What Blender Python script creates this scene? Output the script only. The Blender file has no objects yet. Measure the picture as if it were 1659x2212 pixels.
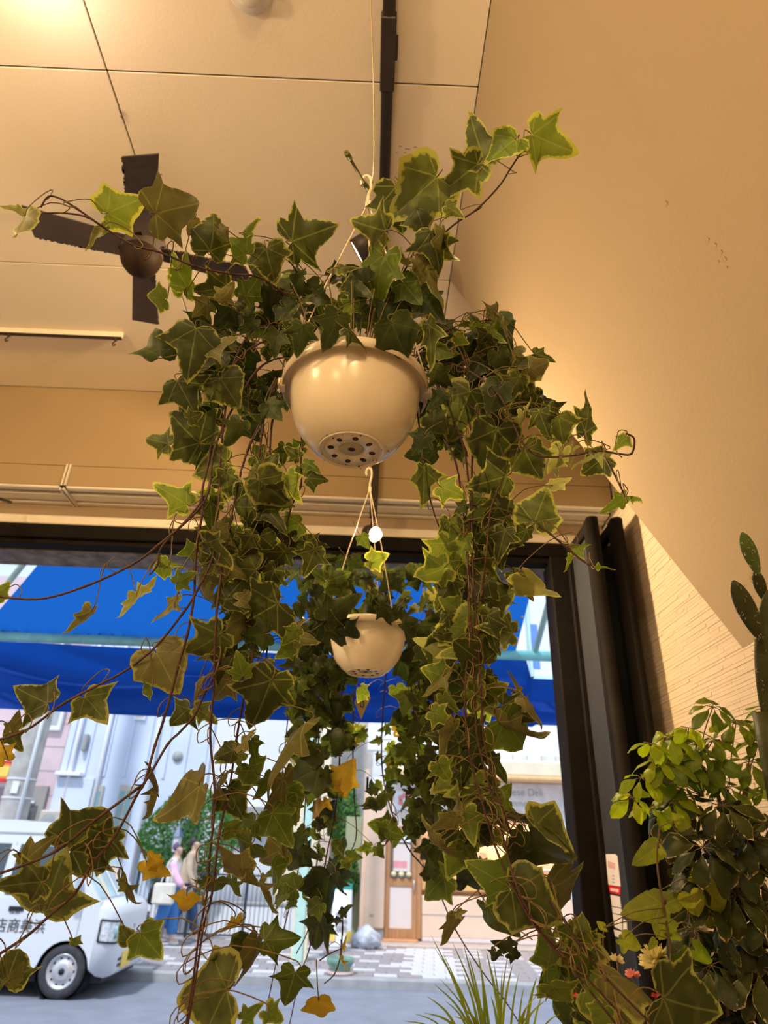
import bpy, math, random
from mathutils import Vector, Matrix
rnd = random.Random(7)
R = math.radians
scene = bpy.context.scene
COL = scene.collection

# ------------------------------------------------------------------ camera
FPX, W_, H_ = 1410.0, 1659.0, 2212.0
TH, RO, YW = R(27.5), R(2.0), R(0.5)
CAM = Vector((0, 0, 1.65))
FW = Vector((math.sin(YW) * math.cos(TH), math.cos(YW) * math.cos(TH), math.sin(TH)))
_r0 = Vector((math.cos(YW), -math.sin(YW), 0)); _u0 = _r0.cross(FW)
RT = _r0 * math.cos(RO) + _u0 * math.sin(RO)
UP = _u0 * math.cos(RO) - _r0 * math.sin(RO)
cd = bpy.data.cameras.new('camera')
cd.sensor_fit = 'VERTICAL'; cd.sensor_height = 36.0; cd.sensor_width = 27.0
cd.lens = FPX * 36.0 / H_
cd.clip_start = 0.02; cd.clip_end = 200
cd.dof.use_dof = True; cd.dof.focus_distance = 1.12; cd.dof.aperture_fstop = 5.2
cam = bpy.data.objects.new('camera', cd); COL.objects.link(cam)
cam.matrix_world = Matrix(((RT.x, UP.x, -FW.x, CAM.x), (RT.y, UP.y, -FW.y, CAM.y), (RT.z, UP.z, -FW.z, CAM.z), (0, 0, 0, 1)))
scene.camera = cam

# ------------------------------------------------------------------ sky, sun, exposure
world = bpy.data.worlds.new('sky'); scene.world = world; world.use_nodes = True
bg = world.node_tree.nodes['Background']
bg.inputs[0].default_value = (0.66, 0.80, 1.0, 1); bg.inputs[1].default_value = 1.25
sl = bpy.data.lights.new('sun', 'SUN'); sl.energy = 3.3; sl.angle = R(4); sl.color = (0.95, 0.97, 1.0)
sun = bpy.data.objects.new('sun', sl); COL.objects.link(sun)
sun.rotation_euler = Vector((0.28, 0.62, -1.0)).to_track_quat('-Z', 'Y').to_euler()
scene.view_settings.view_transform = 'Standard'; scene.view_settings.look = 'None'
scene.view_settings.exposure = 0.0; scene.view_settings.gamma = 1.0
scene.view_settings.use_curve_mapping = False
WARM = (1.0, 0.69, 0.34)

# ------------------------------------------------------------------ helpers
def ray(x, y):
    return RT * ((x - W_ / 2) / FPX) + UP * ((H_ / 2 - y) / FPX) + FW
def at(x, y, d=None, X=None, Y=None, Z=None):
    """a point of the place seen at (x, y) of the photograph, at a known depth, plane or height"""
    v = ray(x, y)
    if d is not None: t = d
    elif X is not None: t = (X - CAM.x) / v.x
    elif Y is not None: t = (Y - CAM.y) / v.y
    else: t = (Z - CAM.z) / v.z
    return CAM + v * t

def base_loc(o):
    l = Vector((0, 0, 0))
    while o is not None:
        l += Vector(o.location); o = o.parent
    return l

def tag(o, label=None, cat=None, group=None, kind=None):
    if label: o['label'] = label
    if cat: o['category'] = cat
    if group: o['group'] = group
    if kind: o['kind'] = kind
    return o

def thing(name, label, cat, loc=(0, 0, 0), group=None):
    o = bpy.data.objects.new(name, None); COL.objects.link(o)
    o.location = loc; o.empty_display_size = 0.05
    return tag(o, label, cat, group)

class MB:
    def __init__(s): s.v = []; s.f = []; s.sm = []
    def add(s, vs, fs, smooth=False):
        b = len(s.v); s.v += [tuple(v) for v in vs]
        for f in fs: s.f.append(tuple(i + b for i in f)); s.sm.append(smooth)
        return s
    def box(s, a, b):
        (x0, y0, z0), (x1, y1, z1) = a, b
        return s.add([(x0,y0,z0),(x1,y0,z0),(x1,y1,z0),(x0,y1,z0),(x0,y0,z1),(x1,y0,z1),(x1,y1,z1),(x0,y1,z1)],
              [(3,2,1,0),(4,5,6,7),(0,1,5,4),(1,2,6,5),(2,3,7,6),(3,0,4,7)])
    def bbox(s, a, b, e=0.004):
        """box with chamfered vertical and horizontal edges"""
        a = [min(p, q) for p, q in zip(a, b)]; b2 = [max(p, q) for p, q in zip(a, b)]; b = b2
        vs = []; ix = {}
        for sx in (0, 1):
            for sy in (0, 1):
                for sz in (0, 1):
                    c = [(a, b)[k][i] for i, k in enumerate((sx, sy, sz))]
                    dn = [e if k == 0 else -e for k in (sx, sy, sz)]
                    for ax in range(3):
                        p = [c[i] + (dn[i] if i != ax else 0) for i in range(3)]
                        ix[(sx, sy, sz, ax)] = len(vs); vs.append(p)
        fs = []
        for ax in range(3):
            o1, o2 = [i for i in range(3) if i != ax]
            for k in (0, 1):
                q = []
                for (m, n) in ((0,0),(1,0),(1,1),(0,1)):
                    t = [0,0,0]; t[ax] = k; t[o1] = m; t[o2] = n
                    q.append(ix[(t[0],t[1],t[2],ax)])
                fs.append(q)
        for ax in range(3):
            o1, o2 = [i for i in range(3) if i != ax]
            for m in (0, 1):
                for n in (0, 1):
                    q = []
                    for k, fa in ((0,o1),(1,o1),(1,o2),(0,o2)):
                        t = [0,0,0]; t[ax] = k; t[o1] = m; t[o2] = n
                        q.append(ix[(t[0],t[1],t[2],fa)])
                    fs.append(q)
        for sx in (0,1):
            for sy in (0,1):
                for sz in (0,1): fs.append([ix[(sx,sy,sz,a_)] for a_ in range(3)])
        return s.add(vs, fs)
    def tube(s, pts, rad, n=6, cap=True, smooth=True):
        pts = [Vector(p) for p in pts]; m = len(pts)
        rs = rad if isinstance(rad, (list, tuple)) else [rad] * m
        vs = []; fs = []; nrm = None
        for i, p in enumerate(pts):
            t = (pts[min(i+1, m-1)] - pts[max(i-1, 0)])
            if t.length < 1e-9: t = Vector((0,0,1))
            t.normalize()
            if nrm is None:
                nrm = t.cross(Vector((0,0,1)) if abs(t.z) < .9 else Vector((1,0,0)))
            nrm = nrm - t * nrm.dot(t)
            if nrm.length < 1e-6: nrm = t.orthogonal()
            nrm.normalize(); bn = t.cross(nrm)
            for k in range(n):
                a = 2 * math.pi * k / n
                vs.append(p + (nrm * math.cos(a) + bn * math.sin(a)) * rs[i])
        for i in range(m - 1):
            for k in range(n):
                k2 = (k + 1) % n
                fs.append((i*n+k, i*n+k2, (i+1)*n+k2, (i+1)*n+k))
        s.add(vs, fs, smooth)
        if cap:
            b = len(s.v) - len(vs)
            s.f.append(tuple(b + k for k in range(n))[::-1]); s.sm.append(False)
            s.f.append(tuple(b + (m-1)*n + k for k in range(n))); s.sm.append(False)
        return s
    def lathe(s, prof, c=(0,0,0), n=32, axis=None, smooth=True):
        """prof: (radius, height) pairs turned about a vertical (or given) axis"""
        q = Vector((0,0,1)).rotation_difference(Vector(axis)) if axis is not None else None
        vs = []; fs = []; c = Vector(c)
        for r_, h in prof:
            for k in range(n):
                a = 2*math.pi*k/n
                p = Vector((r_*math.cos(a), r_*math.sin(a), h))
                if q: p = q @ p
                vs.append(c + p)
        for i in range(len(prof)-1):
            for k in range(n):
                k2 = (k+1) % n
                fs.append((i*n+k, i*n+k2, (i+1)*n+k2, (i+1)*n+k))
        return s.add(vs, fs, smooth)
    def disc(s, c, r_, n=24, axis=(0,0,1), h=0.002):
        return s.lathe([(0.0001,-h/2),(r_,-h/2),(r_,h/2),(0.0001,h/2)], c, n, axis, False)
    def prism(s, poly, a, b, ax):
        """poly of 2-D points extruded from a to b along axis ax (the other two axes in order)"""
        o1, o2 = [i for i in range(3) if i != ax]; n = len(poly); vs = []
        for k in (a, b):
            for p in poly:
                t = [0,0,0]; t[ax] = k; t[o1] = p[0]; t[o2] = p[1]; vs.append(t)
        fs = [tuple(range(n)), tuple(range(2*n-1, n-1, -1))]
        fs += [(i, (i+1) % n, n + (i+1) % n, n + i) for i in range(n)]
        return s.add(vs, fs)

def mesh_of(name, mb, mat):
    me = bpy.data.meshes.new(name); me.from_pydata(mb.v, [], mb.f)
    me.polygons.foreach_set('use_smooth', mb.sm)
    if mat: me.materials.append(mat)
    me.update(); return me

def obj(name, mb, mat, parent=None, kind=None, label=None):
    """links the collected shapes (world coordinates) as ONE mesh object"""
    me = mb if isinstance(mb, bpy.types.Mesh) else mesh_of(name, mb, mat)
    if isinstance(mb, MB):
        import bmesh
        bm = bmesh.new(); bm.from_mesh(me); bmesh.ops.recalc_face_normals(bm, faces=bm.faces); bm.to_mesh(me); bm.free()
    o = bpy.data.objects.new(name, me); COL.objects.link(o)
    if parent is not None:
        o.parent = parent; o.location = -base_loc(parent)
    if kind: o['kind'] = kind
    if label: o['label'] = label
    return o

def put(name, me, M, parent):
    """a copy of shared mesh data placed with world matrix M under its parent"""
    o = bpy.data.objects.new(name, me); COL.objects.link(o)
    if parent is not None:
        o.parent = parent; M = Matrix.Translation(-base_loc(parent)) @ M
    o.matrix_basis = M
    return o

def catmull(P, per=6):
    P = [Vector(p) for p in P]; out = []
    for i in range(len(P) - 1):
        p0 = P[max(i-1, 0)]; p1 = P[i]; p2 = P[i+1]; p3 = P[min(i+2, len(P)-1)]
        for k in range(per):
            t = k / per
            out.append(0.5 * ((2*p1) + (p2-p0)*t + (2*p0-5*p1+4*p2-p3)*t*t + (3*p1-p0-3*p2+p3)*t**3))
    out.append(P[-1]); return out

# ------------------------------------------------------------------ materials
def mat(name, col, rough=0.6, var=0.12, scale=6.0, bump=0.0, bscale=40.0, spec=0.3, metal=0.0, emit=None, es=0.0, col2=None, alpha=None, trans=0.0, detail=3.0, stretch=None, ior=None):
    m = bpy.data.materials.new(name); m.use_nodes = True
    nt = m.node_tree; N = nt.nodes; L = nt.links
    p = N['Principled BSDF']
    tc = N.new('ShaderNodeTexCoord'); nz = N.new('ShaderNodeTexNoise')
    nz.inputs['Scale'].default_value = scale; nz.inputs['Detail'].default_value = detail
    src = tc.outputs['Object']
    if stretch:
        mp = N.new('ShaderNodeMapping'); mp.inputs['Scale'].default_value = stretch
        L.new(src, mp.inputs[0]); src = mp.outputs[0]
    L.new(src, nz.inputs['Vector'])
    rp = N.new('ShaderNodeValToRGB'); rp.color_ramp.elements[0].position = 0.3; rp.color_ramp.elements[1].position = 0.7
    c2 = col2 if col2 else tuple(min(1, c * (1 + var)) for c in col)
    c1 = col if col2 else tuple(c * (1 - var) for c in col)
    rp.color_ramp.elements[0].color = (*c1, 1); rp.color_ramp.elements[1].color = (*c2, 1)
    L.new(nz.outputs['Fac'], rp.inputs[0]); L.new(rp.outputs[0], p.inputs['Base Color'])
    p.inputs['Roughness'].default_value = rough; p.inputs['Metallic'].default_value = metal
    p.inputs['Specular IOR Level'].default_value = spec
    if bump:
        n2 = N.new('ShaderNodeTexNoise'); n2.inputs['Scale'].default_value = bscale
        L.new(src, n2.inputs['Vector'])
        b = N.new('ShaderNodeBump'); b.inputs['Strength'].default_value = bump; b.inputs['Distance'].default_value = 0.01
        L.new(n2.outputs['Fac'], b.inputs['Height']); L.new(b.outputs[0], p.inputs['Normal'])
    if emit:
        p.inputs['Emission Color'].default_value = (*emit, 1); p.inputs['Emission Strength'].default_value = es
    if trans: p.inputs['Transmission Weight'].default_value = trans
    if ior: p.inputs['IOR'].default_value = ior
    return m

def sheet(name, col, tcol, tfac=0.5, rough=0.7, var=0.1, scale=4.0, wave=None):
    """thin cloth or petal that lets light through"""
    m = mat(name, col, rough, var, scale); nt = m.node_tree; N = nt.nodes; L = nt.links
    tr = N.new('ShaderNodeBsdfTranslucent'); tr.inputs[0].default_value = (*tcol, 1)
    mx = N.new('ShaderNodeMixShader'); mx.inputs[0].default_value = tfac
    L.new(N['Principled BSDF'].outputs[0], mx.inputs[1]); L.new(tr.outputs[0], mx.inputs[2])
    L.new(mx.outputs[0], N['Material Output'].inputs[0])
    return m

def leaf_mat(name, inner, inner2, margin, edge=0.895, tfac=0.38, tmul=(1.5, 1.5, 0.9), vein=(0.30, 0.32, 0.10), veins=True, spec=0.25, rough=0.45):
    """variegated leaf: noisy yellow margin, paler veins, per-leaf tone"""
    m = bpy.data.materials.new(name); m.use_nodes = True
    nt = m.node_tree; N = nt.nodes; L = nt.links
    p = N['Principled BSDF']; p.inputs['Roughness'].default_value = rough; p.inputs['Specular IOR Level'].default_value = spec
    def math_(op, a, b=None, c=None):
        n = N.new('ShaderNodeMath'); n.operation = op
        for i, v in enumerate((a, b, c)):
            if v is None: continue
            if isinstance(v, (int, float)): n.inputs[i].default_value = v
            else: L.new(v, n.inputs[i])
        return n.outputs[0]
    def mixc(f, a, b):
        n = N.new('ShaderNodeMix'); n.data_type = 'RGBA'
        if isinstance(f, (int, float)): n.inputs[0].default_value = f
        else: L.new(f, n.inputs[0])
        for i, v in ((6, a), (7, b)):
            if isinstance(v, tuple): n.inputs[i].default_value = (*v, 1)
            else: L.new(v, n.inputs[i])
        return n.outputs[2]
    oi = N.new('ShaderNodeObjectInfo'); rd = oi.outputs['Random']
    uv = N.new('ShaderNodeUVMap'); uv.uv_map = 'leaf'
    sp = N.new('ShaderNodeSeparateXYZ'); L.new(uv.outputs[0], sp.inputs[0])
    cb = N.new('ShaderNodeCombineXYZ'); L.new(sp.outputs[0], cb.inputs[0]); L.new(sp.outputs[1], cb.inputs[1])
    L.new(math_('MULTIPLY', rd, 40.0), cb.inputs[2])
    nz = N.new('ShaderNodeTexNoise'); nz.inputs['Scale'].default_value = 11.0; nz.inputs['Detail'].default_value = 4
    L.new(cb.outputs[0], nz.inputs['Vector'])
    n2 = N.new('ShaderNodeTexNoise'); n2.inputs['Scale'].default_value = 3.5; n2.inputs['Detail'].default_value = 2
    L.new(cb.outputs[0], n2.inputs['Vector'])
    at_ = N.new('ShaderNodeAttribute'); at_.attribute_name = 'margin'
    # margin mask
    e = math_('ADD', at_.outputs['Fac'], math_('MULTIPLY', math_('SUBTRACT', nz.outputs['Fac'], 0.5), 0.40))
    e = math_('ADD', e, math_('MULTIPLY', math_('SUBTRACT', rd, 0.5), 0.14))
    mr = N.new('ShaderNodeMapRange'); mr.inputs[1].default_value = edge - 0.03; mr.inputs[2].default_value = edge + 0.05
    L.new(e, mr.inputs[0])
    body = mixc(math_('MULTIPLY_ADD', math_('SUBTRACT', n2.outputs['Fac'], 0.42), 2.2, math_('SUBTRACT', rd, 0.35)), inner, inner2)
    N_last = [n for n in N if n.bl_idname == 'ShaderNodeMix'][-1]; N_last.clamp_factor = True
    if veins:
        ax = math_('ABSOLUTE', sp.outputs[0]); y = sp.outputs[1]
        ds = [ax]
        for a in (50, 108):
            ca, sa = math.cos(R(a)), math.sin(R(a))
            perp = math_('ABSOLUTE', math_('SUBTRACT', math_('MULTIPLY', ax, ca), math_('MULTIPLY', y, sa)))
            along = math_('ADD', math_('MULTIPLY', ax, sa), math_('MULTIPLY', y, ca))
            ds.append(math_('ADD', perp, math_('MULTIPLY', math_('LESS_THAN', along, 0.0), 1.0)))
        d = math_('MINIMUM', math_('MINIMUM', ds[0], ds[1]), ds[2])
        v = N.new('ShaderNodeMapRange'); v.inputs[1].default_value = 0.006; v.inputs[2].default_value = 0.016
        v.inputs[3].default_value = 0.30; v.inputs[4].default_value = 0.0
        L.new(d, v.inputs[0]); body = mixc(v.outputs[0], body, vein)
    col = mixc(mr.outputs[0], body, margin)
    L.new(col, p.inputs['Base Color'])
    vm = N.new('ShaderNodeVectorMath'); vm.operation = 'MULTIPLY'; vm.inputs[1].default_value = tmul
    L.new(col, vm.inputs[0])
    tr = N.new('ShaderNodeBsdfTranslucent'); L.new(vm.outputs[0], tr.inputs[0])
    mx = N.new('ShaderNodeMixShader'); mx.inputs[0].default_value = tfac
    L.new(p.outputs[0], mx.inputs[1]); L.new(tr.outputs[0], mx.inputs[2])
    L.new(mx.outputs[0], N['Material Output'].inputs[0])
    bm_ = N.new('ShaderNodeBump'); bm_.inputs['Strength'].default_value = 0.25; bm_.inputs['Distance'].default_value = 0.004
    L.new(n2.outputs['Fac'], bm_.inputs['Height']); L.new(bm_.outputs[0], p.inputs['Normal'])
    return m

M = {}
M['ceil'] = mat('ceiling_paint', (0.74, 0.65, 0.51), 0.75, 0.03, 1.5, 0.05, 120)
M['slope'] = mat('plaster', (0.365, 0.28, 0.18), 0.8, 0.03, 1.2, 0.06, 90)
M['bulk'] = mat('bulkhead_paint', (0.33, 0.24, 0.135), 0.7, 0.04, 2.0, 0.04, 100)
M['trim'] = mat('cream_trim', (0.70, 0.64, 0.54), 0.55, 0.06, 8)
M['slot'] = mat('dark_slot', (0.02, 0.016, 0.012), 0.8)
M['brown'] = mat('tan_board', (0.36, 0.27, 0.19), 0.7, 0.12, 5, stretch=(0.3, 6, 6))
M['frame'] = mat('dark_bronze_frame', (0.010, 0.0085, 0.008), 0.7, 0.15, 12, spec=0.06)
M['lintel'] = mat('grey_lintel', (0.16, 0.16, 0.17), 0.8, 0.5, 14, 0.2, 30, detail=6)
M['tile'] = mat('stone_strip', (0.46, 0.38, 0.295), 0.75, 0.10, 5, stretch=(1, 2, 60))
M['floor'] = mat('floor_stone', (0.55, 0.47, 0.37), 0.6, 0.12, 3)
M['wallin'] = mat('inner_wall', (0.60, 0.53, 0.42), 0.8, 0.05, 2)
M['rail'] = mat('black_rail', (0.028, 0.018, 0.012), 0.45, 0.2, 20, spec=0.4)
M['fan'] = mat('fan_brown', (0.055, 0.042, 0.040), 0.8, 0.15, 14, 0.1, 60)
M['fanhub'] = mat('fan_hub', (0.022, 0.012, 0.007), 0.6, 0.2, 10, spec=0.12)
M['dust'] = mat('dust', (0.07, 0.055, 0.045), 0.95, 0.3, 80)
M['wire'] = mat('steel_wire', (0.45, 0.36, 0.24), 0.4, 0.1, 30, metal=0.7)
M['greenrod'] = mat('green_plastic_rod', (0.12, 0.12, 0.03), 0.5, 0.15, 30)
M['pot'] = mat('cream_plastic', (0.56, 0.49, 0.38), 0.25, 0.05, 7, spec=0.5, col2=(0.62, 0.55, 0.435))
M['pot2'] = mat('cream_plastic_lifted', (0.80, 0.74, 0.62), 0.3, 0.04, 5, spec=0.5)  # same cream plastic, paler to stand in for light on the rear pot
M['hole'] = mat('dirty_hole', (0.035, 0.018, 0.012), 0.9, 0.3, 60)
M['soil'] = mat('soil', (0.05, 0.03, 0.02), 0.95, 0.4, 60, 0.6, 90)
M['hanger'] = mat('cream_hanger', (0.78, 0.66, 0.50), 0.4, 0.05, 10)
M['vine'] = mat('ivy_stem', (0.052, 0.022, 0.020), 0.6, 0.35, 60, 0.3, 200)
M['stalk'] = mat('green_stalk', (0.125, 0.085, 0.034), 0.6, 0.3, 40)
M['glass'] = mat('panel_glass', (0.045, 0.050, 0.062), 0.12, 0.02, 3, spec=0.45)
M['lampglow'] = mat('lamp_glow', (1, 0.9, 0.7), 0.5, 0.0, 3, emit=(1.0, 0.80, 0.50), es=14)
M['lampsoft'] = mat('lamp_ring', (1, 0.95, 0.85), 0.5, 0.0, 3, emit=(1.0, 0.88, 0.65), es=3)
LM = {
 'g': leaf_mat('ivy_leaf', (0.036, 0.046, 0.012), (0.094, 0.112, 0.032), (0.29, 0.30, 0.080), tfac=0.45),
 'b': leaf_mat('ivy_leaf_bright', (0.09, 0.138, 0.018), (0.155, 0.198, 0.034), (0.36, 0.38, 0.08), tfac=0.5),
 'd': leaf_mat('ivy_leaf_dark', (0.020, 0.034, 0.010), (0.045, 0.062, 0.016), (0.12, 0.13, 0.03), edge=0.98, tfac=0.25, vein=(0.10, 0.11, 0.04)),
 't': leaf_mat('ivy_leaf_underside', (0.095, 0.092, 0.032), (0.145, 0.135, 0.052), (0.27, 0.27, 0.07), edge=0.95, tfac=0.3),
 'y': leaf_mat('ivy_leaf_yellowed', (0.34, 0.23, 0.018), (0.46, 0.31, 0.025), (0.22, 0.22, 0.03), edge=1.0, tfac=0.4),
 'p': leaf_mat('ivy_leaf_pale', (0.22, 0.24, 0.085), (0.31, 0.32, 0.125), (0.40, 0.41, 0.13), edge=0.93, tfac=0.4),
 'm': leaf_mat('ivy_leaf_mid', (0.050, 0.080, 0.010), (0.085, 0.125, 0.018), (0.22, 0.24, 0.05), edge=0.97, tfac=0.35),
}
# ================================================================== the room
ZC, XS, YJ, YB = 3.65, 0.244, 1.851, 2.64      # ceiling height, slope edge, panel joint, bulkhead
XW = 1.08                                      # right tiled wall
fl = MB().box((-3.2, -3.2, -0.12), (1.3, 3.0, 0.0)); obj('floor', fl, M['floor'], kind='structure')
ceiling = tag(obj('ceiling', MB().box((-3.2, -3.2, ZC + 0.006), (1.3, 2.95, ZC + 0.15)), M['slot']), kind='structure')
xs = [-2.66, -0.845, XS]; ys = [-2.53, -1.80, -1.07, -0.34, 0.39, 1.118, YJ, YB]
for i in range(len(xs) - 1):
    for j in range(len(ys) - 1):
        g = 0.0022
        obj('panel', MB().bbox((xs[i] + g, ys[j] + g, ZC), (xs[i+1] - g, ys[j+1] - g, ZC + 0.012), 0.0015), M['ceil'], ceiling)
obj('panel', MB().bbox((XS + .002, YJ + .002, ZC), (XW + .02, YB, ZC + .012), 0.0015), M['ceil'], ceiling)
obj('panel', MB().bbox((-3.2, -3.2, ZC), (xs[0] - .002, YB, ZC + .012), 0.0015), M['ceil'], ceiling)
# scuff marks on the ceiling
sc_ = MB()
for (px, py, w) in ((865, 316, 9), (880, 322, 14), (897, 318, 9), (875, 330, 6), (907, 328, 7), (857, 329, 5), (338, 375, 6), (348, 377, 8)):
    c = at(px, py, Z=ZC - .0004)
    sc_.box((c.x - w * .0006, c.y - .0012, ZC - .0008), (c.x + w * .0006, c.y + .0012, ZC + .0002))
obj('scuff', sc_, mat('scuff_grey', (0.34, 0.25, 0.15), 0.9), ceiling)
# sloped soffit on the right
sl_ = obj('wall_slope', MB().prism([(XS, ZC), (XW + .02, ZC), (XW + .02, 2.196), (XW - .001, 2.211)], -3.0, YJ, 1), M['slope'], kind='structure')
chips = MB()
for (px, py, w) in ((1440, 440, 10), (1530, 518, 7), (1545, 530, 9), (1558, 545, 8), (1566, 560, 10), (1570, 578, 6), (1552, 566, 6), (1335, 625, 4), (1390, 700, 3)):
    v = ray(px, py); n = Vector((ZC - 2.211, 0, XW - XS)).normalized()
    t = (Vector((XS, 0, ZC)) - CAM).dot(n) / v.dot(n); c = CAM + v * t
    e1 = Vector((XW - XS, 0, 2.211 - ZC)).normalized(); e2 = Vector((0, 1, 0)); k = w * .0007
    chips.add([c - n*.0015 + e1*k*math.cos(a)*(.6+.4*((i*7) % 3)/2) + e2*k*.6*math.sin(a) for i, a in enumerate([m*math.pi/4 for m in range(8)])], [tuple(range(8))])
obj('paint_chip', chips, mat('chip_tan', (0.42, 0.30, 0.17), 0.9), sl_)  # all chips share one tan colour
# right wall of stacked stone strips
wr = tag(obj('wall_right', MB().box((XW + .006, -3.0, 0), (XW + .12, 2.95, ZC)), mat('grout', (0.20, 0.16, 0.12), 0.9)), kind='structure')
tl = MB(); z = 0.5; rr = random.Random(3)
while z < 3.05:
    h = rr.choice((0.009, 0.012, 0.015)); y = -0.4 - rr.random() * .2
    while y < 2.8:
        l = rr.uniform(0.12, 0.34); y1 = min(y + l, 2.8)
        px_ = XW - rr.uniform(0, .0018)
        tl.box((px_, y + .0008, z + .0009), (XW + .008, y1 - .0008, z + h)); y = y1
    z += h
obj('stone_strips', tl, M['tile'], wr, kind='stuff')
obj('wall_left', MB().box((-3.3, -3.2, 0), (-3.2, 2.95, ZC)), M['wallin'], kind='structure')
obj('wall_back', MB().box((-3.3, -3.3, 0), (1.3, -3.2, ZC)), M['wallin'], kind='structure')
# front wall: bulkhead above the open folding doors
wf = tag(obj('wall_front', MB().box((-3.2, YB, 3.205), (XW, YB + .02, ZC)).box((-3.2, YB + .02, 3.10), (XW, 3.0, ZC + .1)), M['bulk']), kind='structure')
XJ = -1.45
for (x0, x1) in ((-3.2, XJ - .012), (XJ + .012, XW)):
    obj('pelmet_board', MB().bbox((x0, YB - .002, 3.095), (x1, YB + .018, 3.203), .003), M['bulk'], wf)
    obj('pelmet_lip', MB().bbox((x0, YB - .004, 3.082), (x1, YB + .030, 3.0945), .003), M['trim'], wf)
    obj('shutter_slat', MB().bbox((x0, YB + .052, 3.078), (x1, YB + .112, 3.095), .002), M['trim'], wf)
    obj('shutter_lip', MB().bbox((x0, YB + .128, 3.074), (x1, YB + .156, 3.09), .002), M['trim'], wf)
obj('slot_back', MB().box((-3.2, YB + .020, 3.096), (XW, YB + .16, 3.10)), M['slot'], wf)
stp = MB().box((XJ - .011, YB - .012, 3.08), (XJ - .004, YB + .02, 3.205)).box((XJ + .004, YB - .012, 3.08), (XJ + .011, YB + .02, 3.205))
stp.box((XJ - .011, YB - .012, 3.068), (XJ - .004, YB + .16, 3.092)).box((XJ + .004, YB - .012, 3.068), (XJ + .011, YB + .16, 3.092))
obj('pelmet_joint', stp, M['trim'], wf)
obj('tan_rail', MB().bbox((-3.2, 2.80, 3.012), (XW, 2.86, 3.085), .003), M['brown'], wf)
obj('cream_rail', MB().bbox((-3.2, 2.775, 2.963), (XW, 2.86, 3.012), .006), M['trim'], wf)
# dark door head and jambs
d1 = tag(obj('door_1', MB().bbox((-3.2, 2.77, 2.895), (0.99, 2.86, 2.963), .004), M['frame']), kind='structure')
obj('head_track', MB().bbox((-3.2, 2.79, 2.868), (0.82, 2.86, 2.893), .003), M['frame'], d1)
obj('jamb', MB().bbox((0.800, 2.765, 0), (0.96, 2.90, 2.895), .005), M['frame'], d1)
obj('lintel_underside', MB().box((-3.2, 2.862, 2.862), (0.99, 3.05, 2.90)), M['lintel'], d1)
obj('wall_front_outer', MB().box((-3.3, 2.90, 2.90), (1.3, 3.05, ZC + .1)).box((0.99, 2.90, 0), (1.3, 3.05, 2.9)), M['wallin'], kind='structure')
obj('wall_roof', MB().box((-3.3, -3.3, ZC + .15), (1.3, 3.05, ZC + .25)), M['wallin'], kind='structure')
# folded glass leaves
def folded_leaf(x, label):
    t = thing('folding_door_leaf', label, 'door', (x, 2.58, 0.0), 'folded door leaves against the tiled wall')
    y0, y1, z1 = 2.435, 2.745, 2.925; hw = .026
    for y, dp in ((y0, .042), (y1 - .02, .02)):
        m = MB(); m.bbox((x - hw, y, 0.0), (x + hw, y + dp, z1), .006)
        if y == y0: m.tube([(x, y, 0.0), (x, y, z1)], hw * .98, 16)
        obj('stile', m, M['frame'], t)
    obj('top_rail', MB().bbox((x - hw*.8, y0 + .043, z1 - .05), (x + hw*.8, y1 - .021, z1 - .002), .004), M['frame'], t)
    obj('bottom_rail', MB().bbox((x - hw*.8, y0 + .043, 0.0), (x + hw*.8, y1 - .021, .12), .004), M['frame'], t)
    obj('glass_pane', MB().box((x - .004, y0 + .043, .122), (x + .004, y1 - .021, z1 - .051)), M['glass'], t)
    return t
leafA = folded_leaf(0.897, 'dark framed glass folding door leaf facing the open doorway, with a sticker')
folded_leaf(1.000, 'dark framed folding door leaf tucked next to the tiled wall')
# sticker on the first leaf's glass
def sy(px, py): return at(px + 13, py, X=0.8925)
stm = mat('sticker_white', (0.80, 0.74, 0.70), 0.5, 0.03); str_ = mat('sticker_red', (0.62, 0.02, 0.02), 0.5); stk_ = mat('sticker_pink', (0.70, 0.30, 0.30), 0.6); stg_ = mat('sticker_grey', (0.45, 0.42, 0.42), 0.6)
stt = thing('door_sticker', 'white paper sticker strip with red band on the folded glass', 'sticker', (0.8925, 2.6, 1.5))
def patch(name, pts, m, off=0.0):
    P = [Vector(sy(*p)) for p in pts]; n = len(P)
    mb = MB(); a = [(0.8928 - .0012 - off, p.y, p.z) for p in P]; b = [(0.8928, p.y, p.z) for p in P]
    mb.add(a + b, [tuple(range(n)), tuple(range(2*n-1, n-1, -1))] + [(i, (i+1) % n, n+(i+1) % n, n+i) for i in range(n)])
    obj(name, mb, m, stt)
patch('notice', [(1296, 1845), (1316, 1845), (1321, 1850), (1328, 1915), (1301, 1911)], stm)
patch('red_band', [(1301, 1912), (1328, 1916), (1327, 1933), (1305, 1928)], str_)
patch('table_label', [(1306, 1933), (1326, 1937), (1329, 1961), (1309, 1957)], stm)
patch('table_label', [(1309, 1959), (1329, 1963), (1331, 1976), (1311, 1972)], stm)
patch('table_label', [(1311, 1974), (1331, 1978), (1331, 2010), (1315, 2002)], stm)
patch('table_label', [(1334, 1985), (1341, 1990), (1342, 2010), (1333, 2008)], stm)
patch('table_label', [(1313, 2008), (1344, 2016), (1343, 2032), (1316, 2022)], stm)
for k in range(5): patch('red_mark', [(1301 + k*3.2, 1860 + k), (1303 + k*3.2, 1860 + k), (1303.5 + k*3.2, 1874 + k), (1301.5 + k*3.2, 1874 + k)], stk_, .0004)
for k in range(3): patch('grey_mark', [(1310, 1890 + k*7), (1315, 1891 + k*7), (1315, 1894 + k*7), (1310, 1893 + k*7)], stg_, .0004)
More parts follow.
